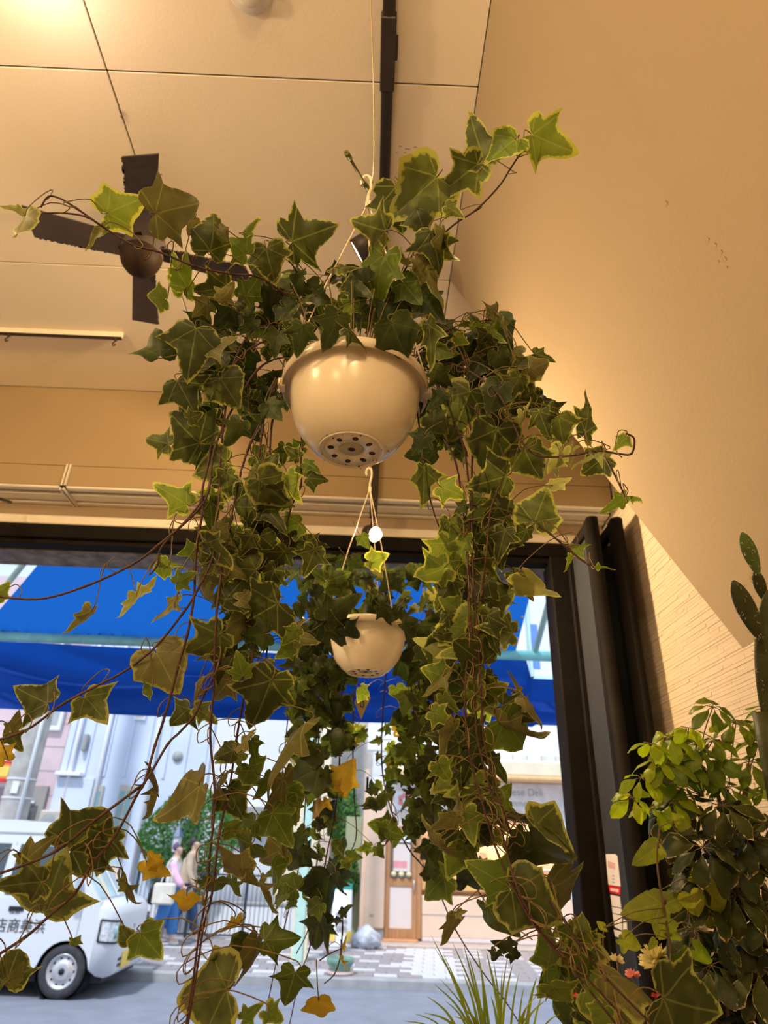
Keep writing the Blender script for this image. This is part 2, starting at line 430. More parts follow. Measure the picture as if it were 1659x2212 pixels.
patch('band_lettering', [(1306, 1918), (1324, 1921), (1324, 1928), (1306, 1924)], mat('sticker_pale', (0.85, 0.55, 0.5), .6), .0004)

# ------------------------------------------------------------------ lighting track, wires, lamps
XT = -0.0245
tr = thing('lighting_track', 'long dark brown lighting track running along the ceiling to the front wall', 'lighting track', (XT, 1.2, ZC))
obj('track_rail', MB().bbox((XT - .017, -2.6, ZC - .032), (XT + .017, YB - .001, ZC - .0005), .003), M['rail'], tr)
obj('track_groove', MB().box((XT - .006, -2.5, ZC - .0335), (XT + .006, YB - .03, ZC - .0322)), M['slot'], tr)
obj('joiner', MB().bbox((XT - .021, .93, ZC - .036), (XT + .021, 1.125, ZC - .001), .003), M['rail'], tr)
obj('clip', MB().box((XT + .021, 0.985, ZC - .03), (XT + .027, 1.04, ZC - .008)), M['rail'], tr)
obj('track_rail', MB().bbox((XT - .017, YB - .036, 2.985), (XT + .017, YB - .003, ZC - .034), .003), M['rail'], tr)
def spot(c, aim, r_, ln, label, power, glow, size=R(70), name='spotlight', stem=None, base=None):
    c = Vector(c); a = Vector(aim).normalized()
    t = thing(name, label, 'spotlight', base or c)
    m = MB(); m.lathe([(r_*.55, -ln), (r_*.86, -ln*.92), (r_, -ln*.55), (r_, 0), (r_*.94, .0), (r_*.94, -.004)], c, 28, a)
    m.lathe([(.0005, -ln), (r_*.55, -ln)], c, 28, a)
    obj('lamp_head', m, M['rail'], t)
    obj('lens', MB().lathe([(.0005, -.003), (r_*.93, -.003)], c, 28, a), glow, t)
    if glow is M['lampglow']: obj('bulb', MB().lathe([(max(.0005, r_*.8*math.sin(k*math.pi/10)), -r_*.8*math.cos(k*math.pi/10)) for k in range(11)], c, 20, a), glow, t)
    if stem: obj('stem', MB().tube(stem, .007, 8), M['rail'], t)
    l = bpy.data.lights.new(name, 'SPOT'); l.energy = power; l.color = WARM; l.spot_size = size; l.spot_blend = .5; l.shadow_soft_size = .03
    lo = bpy.data.objects.new('lamp_light', l); COL.objects.link(lo)
    lo.parent = t; lo.location = c + a * (.012 if glow is not M['lampglow'] else r_*.8 + .01) - Vector(t.location)
    lo.rotation_euler = a.to_track_quat('-Z', 'Y').to_euler()
    return t
c1 = at(770, 545, Z=3.50)
spot(c1, (-.80, .30, -.42), .046, .11, 'dark cylindrical track spotlight behind the ivy above the near pot', 70, M['lampsoft'], R(95), stem=[c1 + Vector((.055, -.02, .03)), Vector((XT, c1.y - .015, ZC - .03))])
c2 = Vector((-0.012, 2.54, 2.862))
spot(c2, (.66, -.62, -.48), .036, .06, 'lit spotlight at the foot of the track above the doorway', 125, M['lampglow'], R(150), stem=[c2 + Vector((-.02, .03, .03)), Vector((XT, YB - .02, 2.99))])
c3 = at(-22, 1095, Y=2.45)
spot(c3, (.5, -.3, -.7), .035, .1, 'small black spotlight cut by the left edge below the pelmet', 8, M['slot'], R(60), stem=[c3 + Vector((-.03, .01, .06)), (c3.x - .04, YB, 3.0)])
# wire carrying the near basket
hook1 = at(799, 398, d=1.235)
w_ = MB().tube(catmull([at(804, 395, d=1.235), at(808, 330, d=1.245), at(806, 160, d=1.27), at(801, 20, d=1.30), (at(799, -40, d=1.31))] , 5), .0016, 6)
top = at(799, -40, d=1.31); w_.tube([top, (top.x, top.y - .05, ZC)], .0016, 6)
tag(obj('hanging_wire', w_, M['wire']), 'thin steel wire dropping from the ceiling beside the dark track', 'wire')
# green rod through the hook
rod = thing('garden_rod', 'short green plastic rod with end caps passing through the basket hook', 'rod', at(792, 402, d=1.22))
ra, rb = at(748, 329, d=1.10), at(796, 410, d=1.245)
obj('shaft', MB().tube([ra, rb], .0026, 10), M['greenrod'], rod)
dv = (rb - ra).normalized()
for p, q in ((ra, ra + dv*.022), (rb - dv*.03, rb)): obj('end_cap', MB().tube([p, q], .0046, 10), M['greenrod'], rod)

# ------------------------------------------------------------------ ceiling fan
FC = Vector((-0.862, 1.628, 3.465))
fan = thing('ceiling_fan', 'brown four blade ceiling fan with dusty edges and domed hub', 'ceiling fan', (FC.x, FC.y, ZC))
obj('down_rod', MB().tube([(FC.x, FC.y, 3.55), (FC.x, FC.y, ZC - .03)], .012, 12), M['fanhub'], fan)
obj('canopy', MB().lathe([(.012, -.045), (.035, -.03), (.045, 0)], (FC.x, FC.y, ZC), 24), M['fanhub'], fan)
obj('motor', MB().lathe([(.001, .10), (.05, .10), (.066, .085), (.072, .03), (.069, .0)], FC, 28), M['fan'], fan)
obj('hub_dome', MB().lathe([(.071, .0), (.069, -.014), (.061, -.040), (.044, -.062), (.020, -.076), (.001, -.078)], FC, 28), M['fanhub'], fan)
obj('hub_screw', MB().lathe([(.005, .002), (.004, -.004), (.001, -.006)], FC + Vector((-.012, -.012, -.066)), 10), M['rail'], fan)
for k in range(4):
    a = math.atan2(1.57 - 1.387, 1.111 - .454) + k * math.pi / 2
    u = Vector((math.cos(a), math.sin(a), 0)); v = Vector((-u.y, u.x, 0))
    zt = .010
    n_ = 10; vs = []; fs = []
    for i in range(n_ + 1):
        s = i / n_; r_ = .06 + s * .325
        w = .038 + .014 * s
        if i == n_: r_ -= 0
        for (sg, dz) in ((-1, 0), (1, 0), (1, .005), (-1, .005)):
            rr2 = r_ - (.03 if (sg < 0 and i == n_) else 0) - (.012 if (sg < 0 and i == n_-1) else 0)
            p = FC + u * rr2 + v * (w * sg) + Vector((0, 0, .028 + zt * sg + dz)); vs.append(p)
    for i in range(n_):
        for q in range(4):
            q2 = (q + 1) % 4; fs.append((i*4+q, i*4+q2, (i+1)*4+q2, (i+1)*4+q))
    fs += [(3, 2, 1, 0), tuple(n_*4 + q for q in range(4))]
    bl = obj('blade', MB().add(vs, fs), M['fan'], fan)
    fz = MB(); r2 = random.Random(k)
    for i in range(46):
        s = r2.random(); p = FC + u * (.06 + s * .29) + v * ((.038 + .014*s) * -1) + Vector((0, 0, .028 - zt + .002))
        q = r2.uniform(.001, .0035)
        fz.box(p - Vector((q, q, .002)), p + Vector((q, q, .004)))
    obj('dust_fringe', fz, M['dust'], bl, kind='stuff')
obj('blade_bracket', MB().box(FC + Vector((-.08, -.02, .022)), FC + Vector((.08, .02, .03))).box(FC + Vector((-.02, -.08, .022)), FC + Vector((.02, .08, .03))), M['fanhub'], fan)
cw = MB()
for (px, py) in ((354, 520), (356, 527), (352, 516), (258, 240), (260, 250), (256, 234)):
    c = at(px, py, Z=ZC - .004); cw.tube([c, c + Vector((.006, .004, -.006)), c + Vector((.002, .01, .003))], .0012, 5)
obj('cobweb', cw, M['dust'], ceiling, kind='stuff')

# ------------------------------------------------------------------ picture rail with hooks, smoke detector
rl = at(262, 738, Z=3.60); rl0 = at(-160, 722, Z=3.60); yr = rl.y
pr_ = thing('hanging_rail', 'slim pale ceiling rail with two dark runner hooks', 'rail', (rl.x - .3, yr, ZC))
obj('rail_bar', MB().bbox((rl.x - 1.1, yr - .008, ZC - .030), (rl.x, yr + .008, ZC - .0005), .002), M['trim'], pr_)
obj('rail_lip', MB().box((rl.x - 1.1, yr - .009, ZC - .034), (rl.x - .002, yr + .009, ZC - .0305)), M['rail'], pr_)
for px in (12, 247):
    c = at(px, 742, Y=yr); hk = MB().tube(catmull([(c.x, yr, ZC - .034), (c.x, yr, ZC - .05), (c.x - .008, yr, ZC - .062), (c.x - .002, yr, ZC - .074), (c.x + .006, yr, ZC - .066)], 4), .003, 6)
    hk.lathe([(.001, .0), (.008, -.002), (.008, -.010), (.001, -.012)], (c.x, yr, ZC - .033), 10)
    obj('runner_hook', hk, M['rail'], pr_)
sdc = at(540, -26, Z=ZC)
sd = thing('smoke_detector', 'round white ceiling detector cut by the top edge', 'detector', (sdc.x, sdc.y, ZC))
obj('base_plate', MB().lathe([(.001, -.012), (.056, -.012), (.060, -.006), (.060, -.0005)], (sdc.x, sdc.y, ZC), 32), M['trim'], sd)
obj('sensor_cap', MB().lathe([(.001, -.034), (.024, -.034), (.034, -.026), (.036, -.0125)], (sdc.x, sdc.y, ZC), 32), M['trim'], sd)

# ------------------------------------------------------------------ lamps (unseen pendant globes added to light the room, behind and beside the viewer, recessed lamp top left)
def pendant(x, y, z, power, label):  # unseen lamp added to light the ceiling, pot and plants
    t = thing('fill_pendant', label, 'lamp', (x, y, ZC))
    obj('cord', MB().tube([(x, y, ZC), (x, y, z + .06)], .003, 6), M['rail'], t)
    obj('socket', MB().lathe([(.001, .07), (.02, .065), (.022, .035)], (x, y, z), 16), M['rail'], t)
    pr2 = [(.045 * math.sin(a), .045 * -math.cos(a)) for a in [math.pi * k / 10 for k in range(11)]]
    obj('bulb', MB().lathe([(max(r_, .0005), h) for r_, h in pr2], (x, y, z), 20), M['lampglow'], t)
    l = bpy.data.lights.new('pendant', 'POINT'); l.energy = power; l.color = WARM; l.shadow_soft_size = .08
    lo = bpy.data.objects.new('lamp_light', l); COL.objects.link(lo); lo.parent = t; lo.location = Vector((x, y, z - .052)) - Vector(t.location)
PW = 1.12
pendant(-1.75, 0.20, 3.15, 85 * PW, 'added unseen warm globe pendant lamp behind the viewer on the left')
pendant(-0.10, -0.70, 3.16, 55 * PW, 'added unseen warm globe pendant lamp right behind the viewer')
pendant(-0.05, -2.2, 3.1, 40 * PW, 'added unseen warm globe pendant lamp at the back of the shop by the slope')
pendant(-1.5, -1.6, 2.95, 60 * PW, 'added unseen warm globe pendant lamp far back on the left')
s4 = Vector((-0.75, -1.3, 3.35))
spot(s4, (.70, 2.27, -1.0), .04, .085, 'dark ceiling spotlight behind the viewer aimed at the near pot', 40, M['lampsoft'], R(34), stem=[s4 + Vector((-.03, -.05, .04)), Vector((s4.x - .03, s4.y - .05, ZC))])
fill_spot = Vector((-1.40, 0.95, 3.54))  # fill spot added outside the view to brighten the rear pot
spot(fill_spot, (1.38, 1.12, -1.30), .04, .085, 'added unseen fill spotlight left of the fan aimed at the rear pot', 95, M['lampsoft'], R(38), stem=[fill_spot + Vector((-.05, -.04, .04)), Vector((fill_spot.x - .05, fill_spot.y - .04, ZC))])
dl = at(70, -95, Z=ZC)
t = thing('downlight', 'recessed warm ceiling downlight just above the top left corner', 'downlight', (dl.x, dl.y, ZC))
obj('trim_ring', MB().lathe([(.052, -.004), (.062, -.006), (.066, -.0005)], (dl.x, dl.y, ZC), 28), M['trim'], t)
obj('lens', MB().lathe([(.0005, -.004), (.052, -.004)], (dl.x, dl.y, ZC), 28), M['lampglow'], t)
l = bpy.data.lights.new('downlight', 'POINT'); l.energy = 2.5 * PW; l.color = (1, .80, .70); l.shadow_soft_size = .05
lo = bpy.data.objects.new('lamp_light', l); COL.objects.link(lo); lo.parent = t; lo.location = Vector((0, 0, -.14))
# ================================================================== outside
M['road'] = mat('asphalt', (0.21, 0.225, 0.275), 0.85, 0.10, 3, 0.15, 200)
M['kerb'] = mat('kerb_concrete', (0.33, 0.33, 0.34), 0.85, 0.12, 6)
M['pavebed'] = mat('paver_joint', (0.24, 0.23, 0.23), 0.9)
M['pavedark'] = mat('paver_mauve', (0.29, 0.262, 0.275), 0.85, 0.10, 9)
M['pavelight'] = mat('paver_pale', (0.54, 0.53, 0.555), 0.85, 0.06, 9)
M['bluewall'] = mat('pale_blue_cladding', (0.62, 0.69, 0.83), 0.6, 0.06, 1.2)
M['white'] = mat('white_render', (0.80, 0.81, 0.85), 0.7, 0.03, 1)
M['pinktile'] = mat('pink_tile', (0.66, 0.50, 0.52), 0.7, 0.06, 4)
M['grey'] = mat('grey_metal', (0.36, 0.36, 0.36), 0.6, 0.1, 4)
M['greydoor'] = mat('grey_door', (0.33, 0.31, 0.28), 0.6, 0.1, 3)
M['teal'] = mat('teal_glass', (0.22, 0.38, 0.40), 0.15, 0.08, 3, spec=0.6)
M['concrete'] = mat('pole_concrete', (0.46, 0.43, 0.40), 0.9, 0.18, 5, 0.2, 40)
M['red'] = mat('sign_red', (0.70, 0.04, 0.04), 0.5); M['yellow'] = mat('sign_yellow', (0.85, 0.62, 0.12), 0.5); M['orange'] = mat('sign_orange', (0.80, 0.25, 0.05), 0.5)
M['mint'] = mat('mint_paint', (0.42, 0.66, 0.58), 0.5, 0.12, 9, col2=(0.55, 0.74, 0.66)); M['cream'] = mat('cream_paint', (0.82, 0.72, 0.52), 0.6, 0.06, 4)
M['wood'] = mat('door_wood', (0.44, 0.22, 0.10), 0.55, 0.15, 4, stretch=(8, 8, 0.6)); M['peach'] = mat('peach_panel', (0.78, 0.56, 0.42), 0.65, 0.05, 3)
M['palewhite'] = mat('frosted_panel', (0.72, 0.62, 0.58), 0.5, 0.03, 3)
M['fenceb'] = mat('black_fence', (0.03, 0.04, 0.06), 0.5)
M['trunk'] = mat('bark', (0.13, 0.09, 0.06), 0.9, 0.3, 20)
M['treeleaf'] = sheet('street_tree_leaf', (0.07, 0.20, 0.045), (0.16, 0.36, 0.06), 0.4, var=0.45, scale=2)
M['treeleaf2'] = sheet('garden_shrub_leaf', (0.12, 0.28, 0.07), (0.2, 0.4, 0.1), 0.4, var=0.3, scale=2)
M['vanwhite'] = mat('van_white', (0.66, 0.69, 0.74), 0.25, 0.02, 2, spec=0.5)
M['vanglass'] = mat('van_glass', (0.05, 0.07, 0.08), 0.08, 0.1, 2, spec=0.8)
M['windscreen'] = mat('windscreen', (0.35, 0.50, 0.55), 0.1, 0.3, 3, spec=0.8)
M['tyre'] = mat('tyre', (0.045, 0.045, 0.05), 0.8, 0.2, 20); M['steel'] = mat('steel_wheel', (0.60, 0.60, 0.62), 0.35, 0.1, 20, metal=0.6)
M['black'] = mat('black_plastic', (0.015, 0.015, 0.018), 0.5); M['lens'] = mat('headlight_lens', (0.62, 0.66, 0.70), 0.15, 0.3, 30, spec=0.8)
M['blue'] = sheet('blue_awning', (0.005, 0.055, 0.30), (0.012, 0.16, 0.62), 0.50, 0.8, 0.10, 3)
GZ = 0.12
def text(s_, size, Mx, m, parent, name='lettering', depth=0.002):
    c = bpy.data.curves.new(name, 'FONT'); c.body = s_; c.size = size; c.extrude = depth; c.align_x = 'CENTER'; c.align_y = 'CENTER'
    o = bpy.data.objects.new(name, c); COL.objects.link(o)
    me = bpy.data.meshes.new_from_object(o.evaluated_get(bpy.context.evaluated_depsgraph_get()))
    bpy.data.objects.remove(o); me.materials.clear(); me.materials.append(m)
    return put(name, me, Mx, parent)
def face_us(p, tilt=0):          # a matrix for print on a wall facing the viewer (-Y)
    return Matrix.Translation(p) @ Matrix.Rotation(math.pi / 2, 4, 'X')
# ground
obj('road', MB().box((-30, 5.2, -.3), (30, 10.80, 0.0)), M['road'], kind='structure')
obj('pavement_near', MB().box((-30, 3.0, -.3), (30, 5.2, 0.10)), M['kerb'], kind='structure')
obj('kerb', MB().bbox((-30, 10.80, -.3), (30, 10.98, .118), .02), M['kerb'], kind='structure')
obj('yard', MB().box((-30, 15.2, -.3), (30, 40, .10)), M['kerb'], kind='structure')
pv = tag(obj('pavement_far', MB().box((-30, 10.98, -.3), (30, 15.2, .108)), M['pavebed']), kind='structure')
pw, pd = 0.34, 0.215
pm = {}
for k in ('pavedark', 'pavelight'):
    pm[k] = mesh_of('paver', MB().bbox((0, 0, 0), (pw - .012, pd - .012, .014), .004), M[k])
rr = random.Random(5); rest = {'pavedark': MB(), 'pavelight': MB()}; cnt = 0
for j in range(19):
    y = 11.0 + j * pd
    xmin, xmax = -5.6 - j*.15, 4.4 + j*.15
    i = 0; x = xmin
    while x < xmax:
        ii = int(math.floor(x / pw))
        if x > 0.55: k = 'pavelight' if (ii % 8) in (1, 2, 3, 5, 7) and not ((ii % 8) in (5, 7) and j % 2) else 'pavedark'
        else: k = 'pavelight' if ((ii + (j // 1) * 3) % 5 in (0, 2) and j % 2 == 0) or (ii*7 + j*3) % 11 == 0 else 'pavedark'
        if j < 10 and cnt < 298 and -5.2 < x < 4.4:
            put('paver', pm[k], Matrix.Translation((x, y, .108)), pv); cnt += 1
        else: rest[k].bbox((x, y, .108), (x + pw - .012, y + pd - .012, .122), .004)
        x += pw
for k in rest: obj('distant_pavers', rest[k], M[k], pv, kind='stuff')

# ------------------------------------------------------------------ our blue awning
aw = thing('shop_awning', 'bright blue canvas shop awning with hanging valance and mint pipe', 'awning', (-0.7, 3.05, 3.6))
AX0, AX1, AYF = -2.62, 1.02, 4.6; ZF = 2.925
def awn_z(y, x): return 3.62 + (ZF - 3.62) * (y - 3.06) / (AYF - 3.06)
vs = []; fs = []; nx, ny = 40, 12
for j in range(ny + 1):
    for i in range(nx + 1):
        y = 3.06 + (AYF + .03 - 3.06) * j / ny; xl = -2.33 - (y - 4.1) * .95; x = xl + (AX1 - xl) * i / nx
        vs.append((x, y, awn_z(y, x) + .03 - .018 * math.sin(math.pi * j / ny) + .006*math.sin(x*9)))
for j in range(ny):
    for i in range(nx): a = j*(nx+1)+i; fs.append((a, a+1, a+nx+2, a+nx+1))
obj('canopy_cloth', MB().add(vs, fs, True), M['blue'], aw)
vs = []; fs = []; nx, ny = 200, 22; VX0, VX1 = -3.6, 1.55
for j in range(ny + 1):
    for i in range(nx + 1):
        x = VX0 + (VX1 - VX0) * i / nx; t_ = j / ny
        z = ZF - .015 - t_ * .475
        if x > 1.12: z = 2.775 - t_ * .325
        ph = x * 2.3 + t_ * 2.0
        y = AYF + .03 + (.15 * abs(math.sin(x*1.1 + t_*3.4 + .9*math.sin(t_*2.5 + x*1.7))) + .07 * abs(math.sin(x*2.9 - t_*5.5 + .7*math.sin(x*2)))) * math.sin(math.pi * min(1, .06 + t_*.92))**.8
        vs.append((x, y, z + .01*math.sin(x*1.3)))
for j in range(ny):
    for i in range(nx): a = j*(nx+1)+i; fs.append((a, a+1, a+nx+2, a+nx+1))
M['bluev'] = sheet('blue_awning_shaded', (0.004, 0.038, 0.26), (0.006, 0.09, 0.50), 0.42, 0.8, 0.12, 3)  # same awning cloth with the valance's shade put into its colour
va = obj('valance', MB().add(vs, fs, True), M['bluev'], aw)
# right hand notch above the pipe: white board of the bracket side, and clear sky left
obj('front_pipe', MB().tube([(-3.7, AYF, ZF + .005), (1.30, AYF, ZF + .005)], .036, 10), mat('mint_pipe', (0.22, 0.55, 0.55), .5, .2, 8), aw)
for xa, xb in ((-1.43, -2.89), (1.16, 1.16)): obj('side_arm', MB().tube([(xa, 3.06, 3.64), (xb, AYF, ZF + .03)], .022, 8), M['mint'], aw)
obj('back_bar', MB().tube([(AX0 - .1, 3.075, 3.66), (1.2, 3.075, 3.66)], .018, 8), M['mint'], aw)
obj('middle_strut', MB().tube([(-0.86, 3.06, 3.60), (-0.98, 4.55, ZF + .04)], .016, 8), M['mint'], aw)
tie = MB(); M['rope'] = mat('grey_rope', (0.10, 0.12, 0.18), 0.8)
x = -2.6
ties = mesh_of('lacing_tie', MB().tube([(-.055, 0, .0), (0, -.02, .10), (.055, 0, .0)], .0075, 5).tube([(-.02, -.02, .035), (0, -.022, .10)], .006, 5), M['rope'])
while x < 1.0:
    put('lacing_tie', ties, Matrix.Translation((x, AYF - .012, ZF + .028)), aw); x += .172
for k in range(7): put('grommet', mesh_of('grommet', MB().lathe([(.004, -.004), (.012, -.004), (.012, .004), (.004, .004)], (0, 0, 0), 10, (0, -.4, -.9)), M['steel']) if k == 0 else bpy.data.meshes['grommet'], Matrix.Translation((AX1 - .02, 3.25 + k*.2, awn_z(3.25 + k*.2, 0) + .015)), aw)
# neighbouring white board seen beside the awning
nb = at(1165, 1400, Y=6.0)
wb = thing('signboard', 'tall white signboard hanging beyond the right end of the awning', 'signboard', (nb.x + .2, 6.0, 2.4))
p0, p1 = at(1152, 1462, Y=6.0), at(1250, 1195, Y=6.0)
obj('board', MB().bbox((p0.x, 6.0, p0.z), (p1.x + .1, 6.08, p1.z + 1.0), .01), M['white'], wb)
obj('blue_stripe', MB().box((p0.x + .01, 5.992, p0.z + .08), (p0.x + .07, 5.999, p0.z + .5)), mat('stripe_blue', (0.15, 0.3, 0.75), .5), wb)
obj('frame_edge', MB().box((p0.x - .02, 5.98, p0.z - .02), (p0.x, 6.09, p1.z + 1.0)).box((p0.x - .02, 5.98, p0.z - .04), (p1.x + .1, 6.09, p0.z - .002)), mat('pale_cyan_frame', (0.55, 0.80, 0.82), .4), wb)
obj('wall_bracket', MB().box((p1.x + .1, 5.9, p1.z - .2), (p1.x + .16, 6.1, p1.z + 1.2)).box((p1.x + .1, 3.05, p1.z + 1.1), (p1.x + .16, 6.1, p1.z + 1.2)), M['grey'], wb)

# ------------------------------------------------------------------ buildings across the street
def wallbox(x0, x1, z0, z1, y, t=.3): return MB().box((x0, y, z0), (x1, y + t, z1))
YB2 = 15.5
def gx(px, py, Y=YB2): return at(px, py, Y=Y).x
def gz(px, py, Y=YB2): return at(px, py, Y=Y).z
b = thing('corrugated_building', 'pale blue metal clad building with downpipes and narrow teal glazed doors', 'building', (-5.3, YB2, .1))
bx0, bx1 = -6.78, -3.55
obj('wall', wallbox(bx0, bx1, .1, 7.5, YB2), M['bluewall'], b)
obj('side_screen', MB().bbox((bx0 + .02, YB2 - .10, .12), (-5.95, YB2 - .02, 2.88), .01), M['bluewall'], b)
x = bx0 + .1
while x < bx1:
    obj('cladding_batten', MB().bbox((x, YB2 - .03, 2.92), (x + .05, YB2, 7.4), .008), M['bluewall'], b); x += .43
for x in (gx(170, 1600), gx(232, 1600), gx(340, 1600)): obj('downpipe', MB().tube([(x, YB2 - .07, .2), (x, YB2 - .07, 7.4)], .045, 10), M['white'], b)
obj('ledge', MB().bbox((bx0 + .01, YB2 - .25, 2.90), (gx(180, 1685), YB2, 2.98), .01), M['white'], b)
for (a, c, lab) in ((178, 218, 1), (252, 285, 2)):
    x0, x1 = gx(a, 1740), gx(c, 1740); zt = gz(a, 1695)
    d = obj('door_panel', MB().bbox((x0, YB2 - .05, .12), (x1, YB2 - .002, zt), .01), mat('beige_door%d' % lab, (0.50, 0.47, 0.42), .5), b)
    w = (x1 - x0)
    for k in (0, 1): obj('glazing', MB().box((x0 + w*(.12 + .46*k), YB2 - .06, .5), (x0 + w*(.42 + .46*k), YB2 - .051, zt - .12)), M['teal'], d)
w0 = obj('window', MB().bbox((gx(288, 1560), YB2 - .06, gz(288, 1556)), (gx(314, 1560), YB2 - .002, gz(300, 1520)), .01), M['white'], b)
obj('pane', MB().box((gx(292, 1560), YB2 - .066, gz(288, 1549)), (gx(310, 1560), YB2 - .061, gz(300, 1522))), mat('warm_pane', (0.62, 0.5, 0.36), .3), w0)
v_ = at(384, 1634, Y=YB2); obj('round_vent', MB().lathe([(.001, .06), (.10, .05), (.12, 0)], (v_.x, YB2 - .001, v_.z), 20, (0, -1, 0)), M['grey'], b)
v_ = at(187, 1605, Y=YB2); obj('wall_lamp', MB().bbox((v_.x - .05, YB2 - .14, v_.z - .18), (v_.x + .05, YB2 - .001, v_.z + .18), .02), M['grey'], b)
v_ = at(110, 1688, Y=YB2); v_.x = max(v_.x, bx0 + .14); obj('porch_lamp', MB().lathe([(.001, .10), (.07, .08), (.10, .0)], (v_.x, YB2 - .001, v_.z), 16, (0, -1, -.3)), M['grey'], b)
rs = thing('red_sign', 'small upright red sign with white marks on the pale blue wall', 'sign', (gx(165, 1725), YB2 - .05, 1.9))
sx0, sx1, sz0, sz1 = gx(160, 1740), gx(171, 1725), gz(162, 1740), gz(168, 1712)
obj('plate', MB().bbox((sx0, YB2 - .09, sz0), (sx1, YB2 - .07, sz1), .005), M['red'], rs)
for k in range(3): obj('white_mark', MB().box((sx0 + .04, YB2 - .094, sz0 + .04 + k*(sz1-sz0)*.31), (sx1 - .04, YB2 - .0905, sz0 + .04 + k*(sz1-sz0)*.31 + .05)), M['white'], rs)
ac = thing('air_unit', 'beige outdoor air unit low on the pale blue wall behind the van', 'air conditioner', (gx(127, 1785), YB2 - .4, .1))
ax_ = gx(127, 1785); az = gz(127, 1800)
obj('casing', MB().bbox((ax_ - .24, YB2 - .5, az), (ax_ + .24, YB2 - .14, az + .42), .03), mat('beige_casing', (0.55, 0.50, 0.42), .6), ac)
obj('fan_grille', MB().lathe([(.02, .004), (.15, .004), (.16, 0)], (ax_ - .04, YB2 - .501, az + .21), 20, (0, -1, 0)), M['grey'], ac)
obj('stand', MB().box((ax_ - .2, YB2 - .48, .1), (ax_ - .16, YB2 - .16, az)).box((ax_ + .16, YB2 - .48, .1), (ax_ + .2, YB2 - .16, az)), M['grey'], ac)
# pink tiled house and its grey door, farther left
b = thing('pink_tiled_house', 'pink tiled house front with framed window and grey door behind the pole', 'building', (-8.2, YB2, .1))
obj('wall', wallbox(-9.6, -6.8, .1, 7.5, YB2 + .02), M['pinktile'], b)
for k in range(9): obj('tile_joint', MB().box((-9.6, YB2 + .012, 2.0 + k*.5), (-6.8, YB2 + .0195, 2.012 + k*.5)), M['grey'], b)
w0 = obj('window', MB().bbox((gx(96, 1560), YB2 - .08, gz(96, 1578)), (min(-6.82, gx(136, 1560)), YB2 + .019, 4.9), .01), M['white'], b)
obj('pane', MB().box((gx(106, 1560), YB2 - .09, gz(96, 1566)), (min(-6.95, gx(128, 1560)), YB2 - .081, 4.8)), mat('dull_pane', (0.45, 0.47, 0.48), .3), w0)
d = obj('door_panel', MB().bbox((gx(45, 1760), YB2 - .06, .12), (gx(92, 1760), YB2 + .019, gz(80, 1697)), .01), M['greydoor'], b)
obj('door_glass', MB().box((gx(62, 1760), YB2 - .07, .8), (gx(80, 1760), YB2 - .061, 2.3)), mat('dark_glass', (0.12, 0.12, 0.12), .3), d)
obj('door_handle', MB().box((gx(64, 1735) - .1, YB2 - .12, gz(64, 1735)), (gx(64, 1735) + .14, YB2 - .071, gz(64, 1735) + .04)), M['white'], d)
pl = thing('utility_pole', 'grey concrete utility pole at the left edge with bands and tags', 'pole', (gx(40, 1740, 13.2), 13.2, GZ))
pxx = gx(38, 1720, 13.2)
obj('shaft', MB().lathe([(.26, 0), (.22, 8.0)], (pxx, 13.2, GZ), 20), M['concrete'], pl)
obj('cable_duct', MB().tube([(pxx + .2, 13.0, GZ), (pxx + .18, 13.0, 7)], .035, 8), M['white'], pl)
for z in (2.62, 2.30): obj('band', MB().lathe([(.262, 0), (.262, .03)], (pxx, 13.2, z), 20), M['white'], pl)
obj('number_tag', MB().bbox((pxx - .02, 12.93, 2.38), (pxx + .10, 12.945, 2.58), .003), M['white'], pl)
sg = thing('striped_shop_sign', 'red and yellow striped shop sign cut by the left edge', 'sign', (gx(0, 1665, 14.6), 14.6, 2.4))
for k, (a, c, m) in enumerate(((1690, 1682, 'red'), (1682, 1677, 'orange'), (1677, 1655, 'yellow'), (1655, 1650, 'orange'), (1650, 1643, 'red'))):
    obj('stripe', MB().box((-9.6, 14.55, gz(8, a, 14.6)), (gx(21, 1665, 14.6), 14.62, gz(8, c, 14.6))), M[m], sg)
obj('backing_box', MB().box((-9.6, 14.62, gz(8, 1695, 14.6)), (gx(20, 1665, 14.6), 15.4, gz(8, 1640, 14.6))), M['white'], sg)
# white building set back in the middle
b = thing('white_rendered_building', 'plain white building set back behind the fence with a grey eave', 'building', (-1.8, 20, .1))
obj('wall', wallbox(-5.2, 0.9, .1, 9, 20), M['white'], b)
obj('eave', MB().bbox((gx(470, 1745, 19.6), 19.4, gz(540, 1760, 19.5)), (gx(650, 1750, 19.6), 19.99, gz(540, 1742, 19.5)), .02), M['grey'], b)
for (a, c) in ((490, 520), (560, 600)):
    w0 = obj('window', MB().bbox((gx(a, 1780, 20), 19.93, gz(a, 1800, 20)), (gx(c, 1780, 20), 19.999, gz(a, 1764, 20)), .01), M['grey'], b)
    obj('pane', MB().box((gx(a, 1780, 20) + .08, 19.92, gz(a, 1800, 20) + .08), (gx(c, 1780, 20) - .08, 19.929, gz(a, 1764, 20) - .08)), M['vanglass'], w0)
b = thing('cream_pillar_house', 'narrow cream house front between the white building and the deli', 'building', (-0.9, 16.2, .1))
obj('wall', wallbox(gx(604, 1800, 16.2), gx(705, 1800, 16.2), .1, 7, 16.2), M['cream'], b)
obj('brick_pier', MB().bbox((gx(676, 1950, 15.0), 14.9, .1), (gx(706, 1950, 15.0), 15.3, 1.9), .02), mat('pale_brick', (0.55, 0.42, 0.33), .8, .2, 12), b)
b = thing('grey_gable_wall', 'warm grey wall behind the tall light green shrub', 'wall', (-.3, 18, .1))
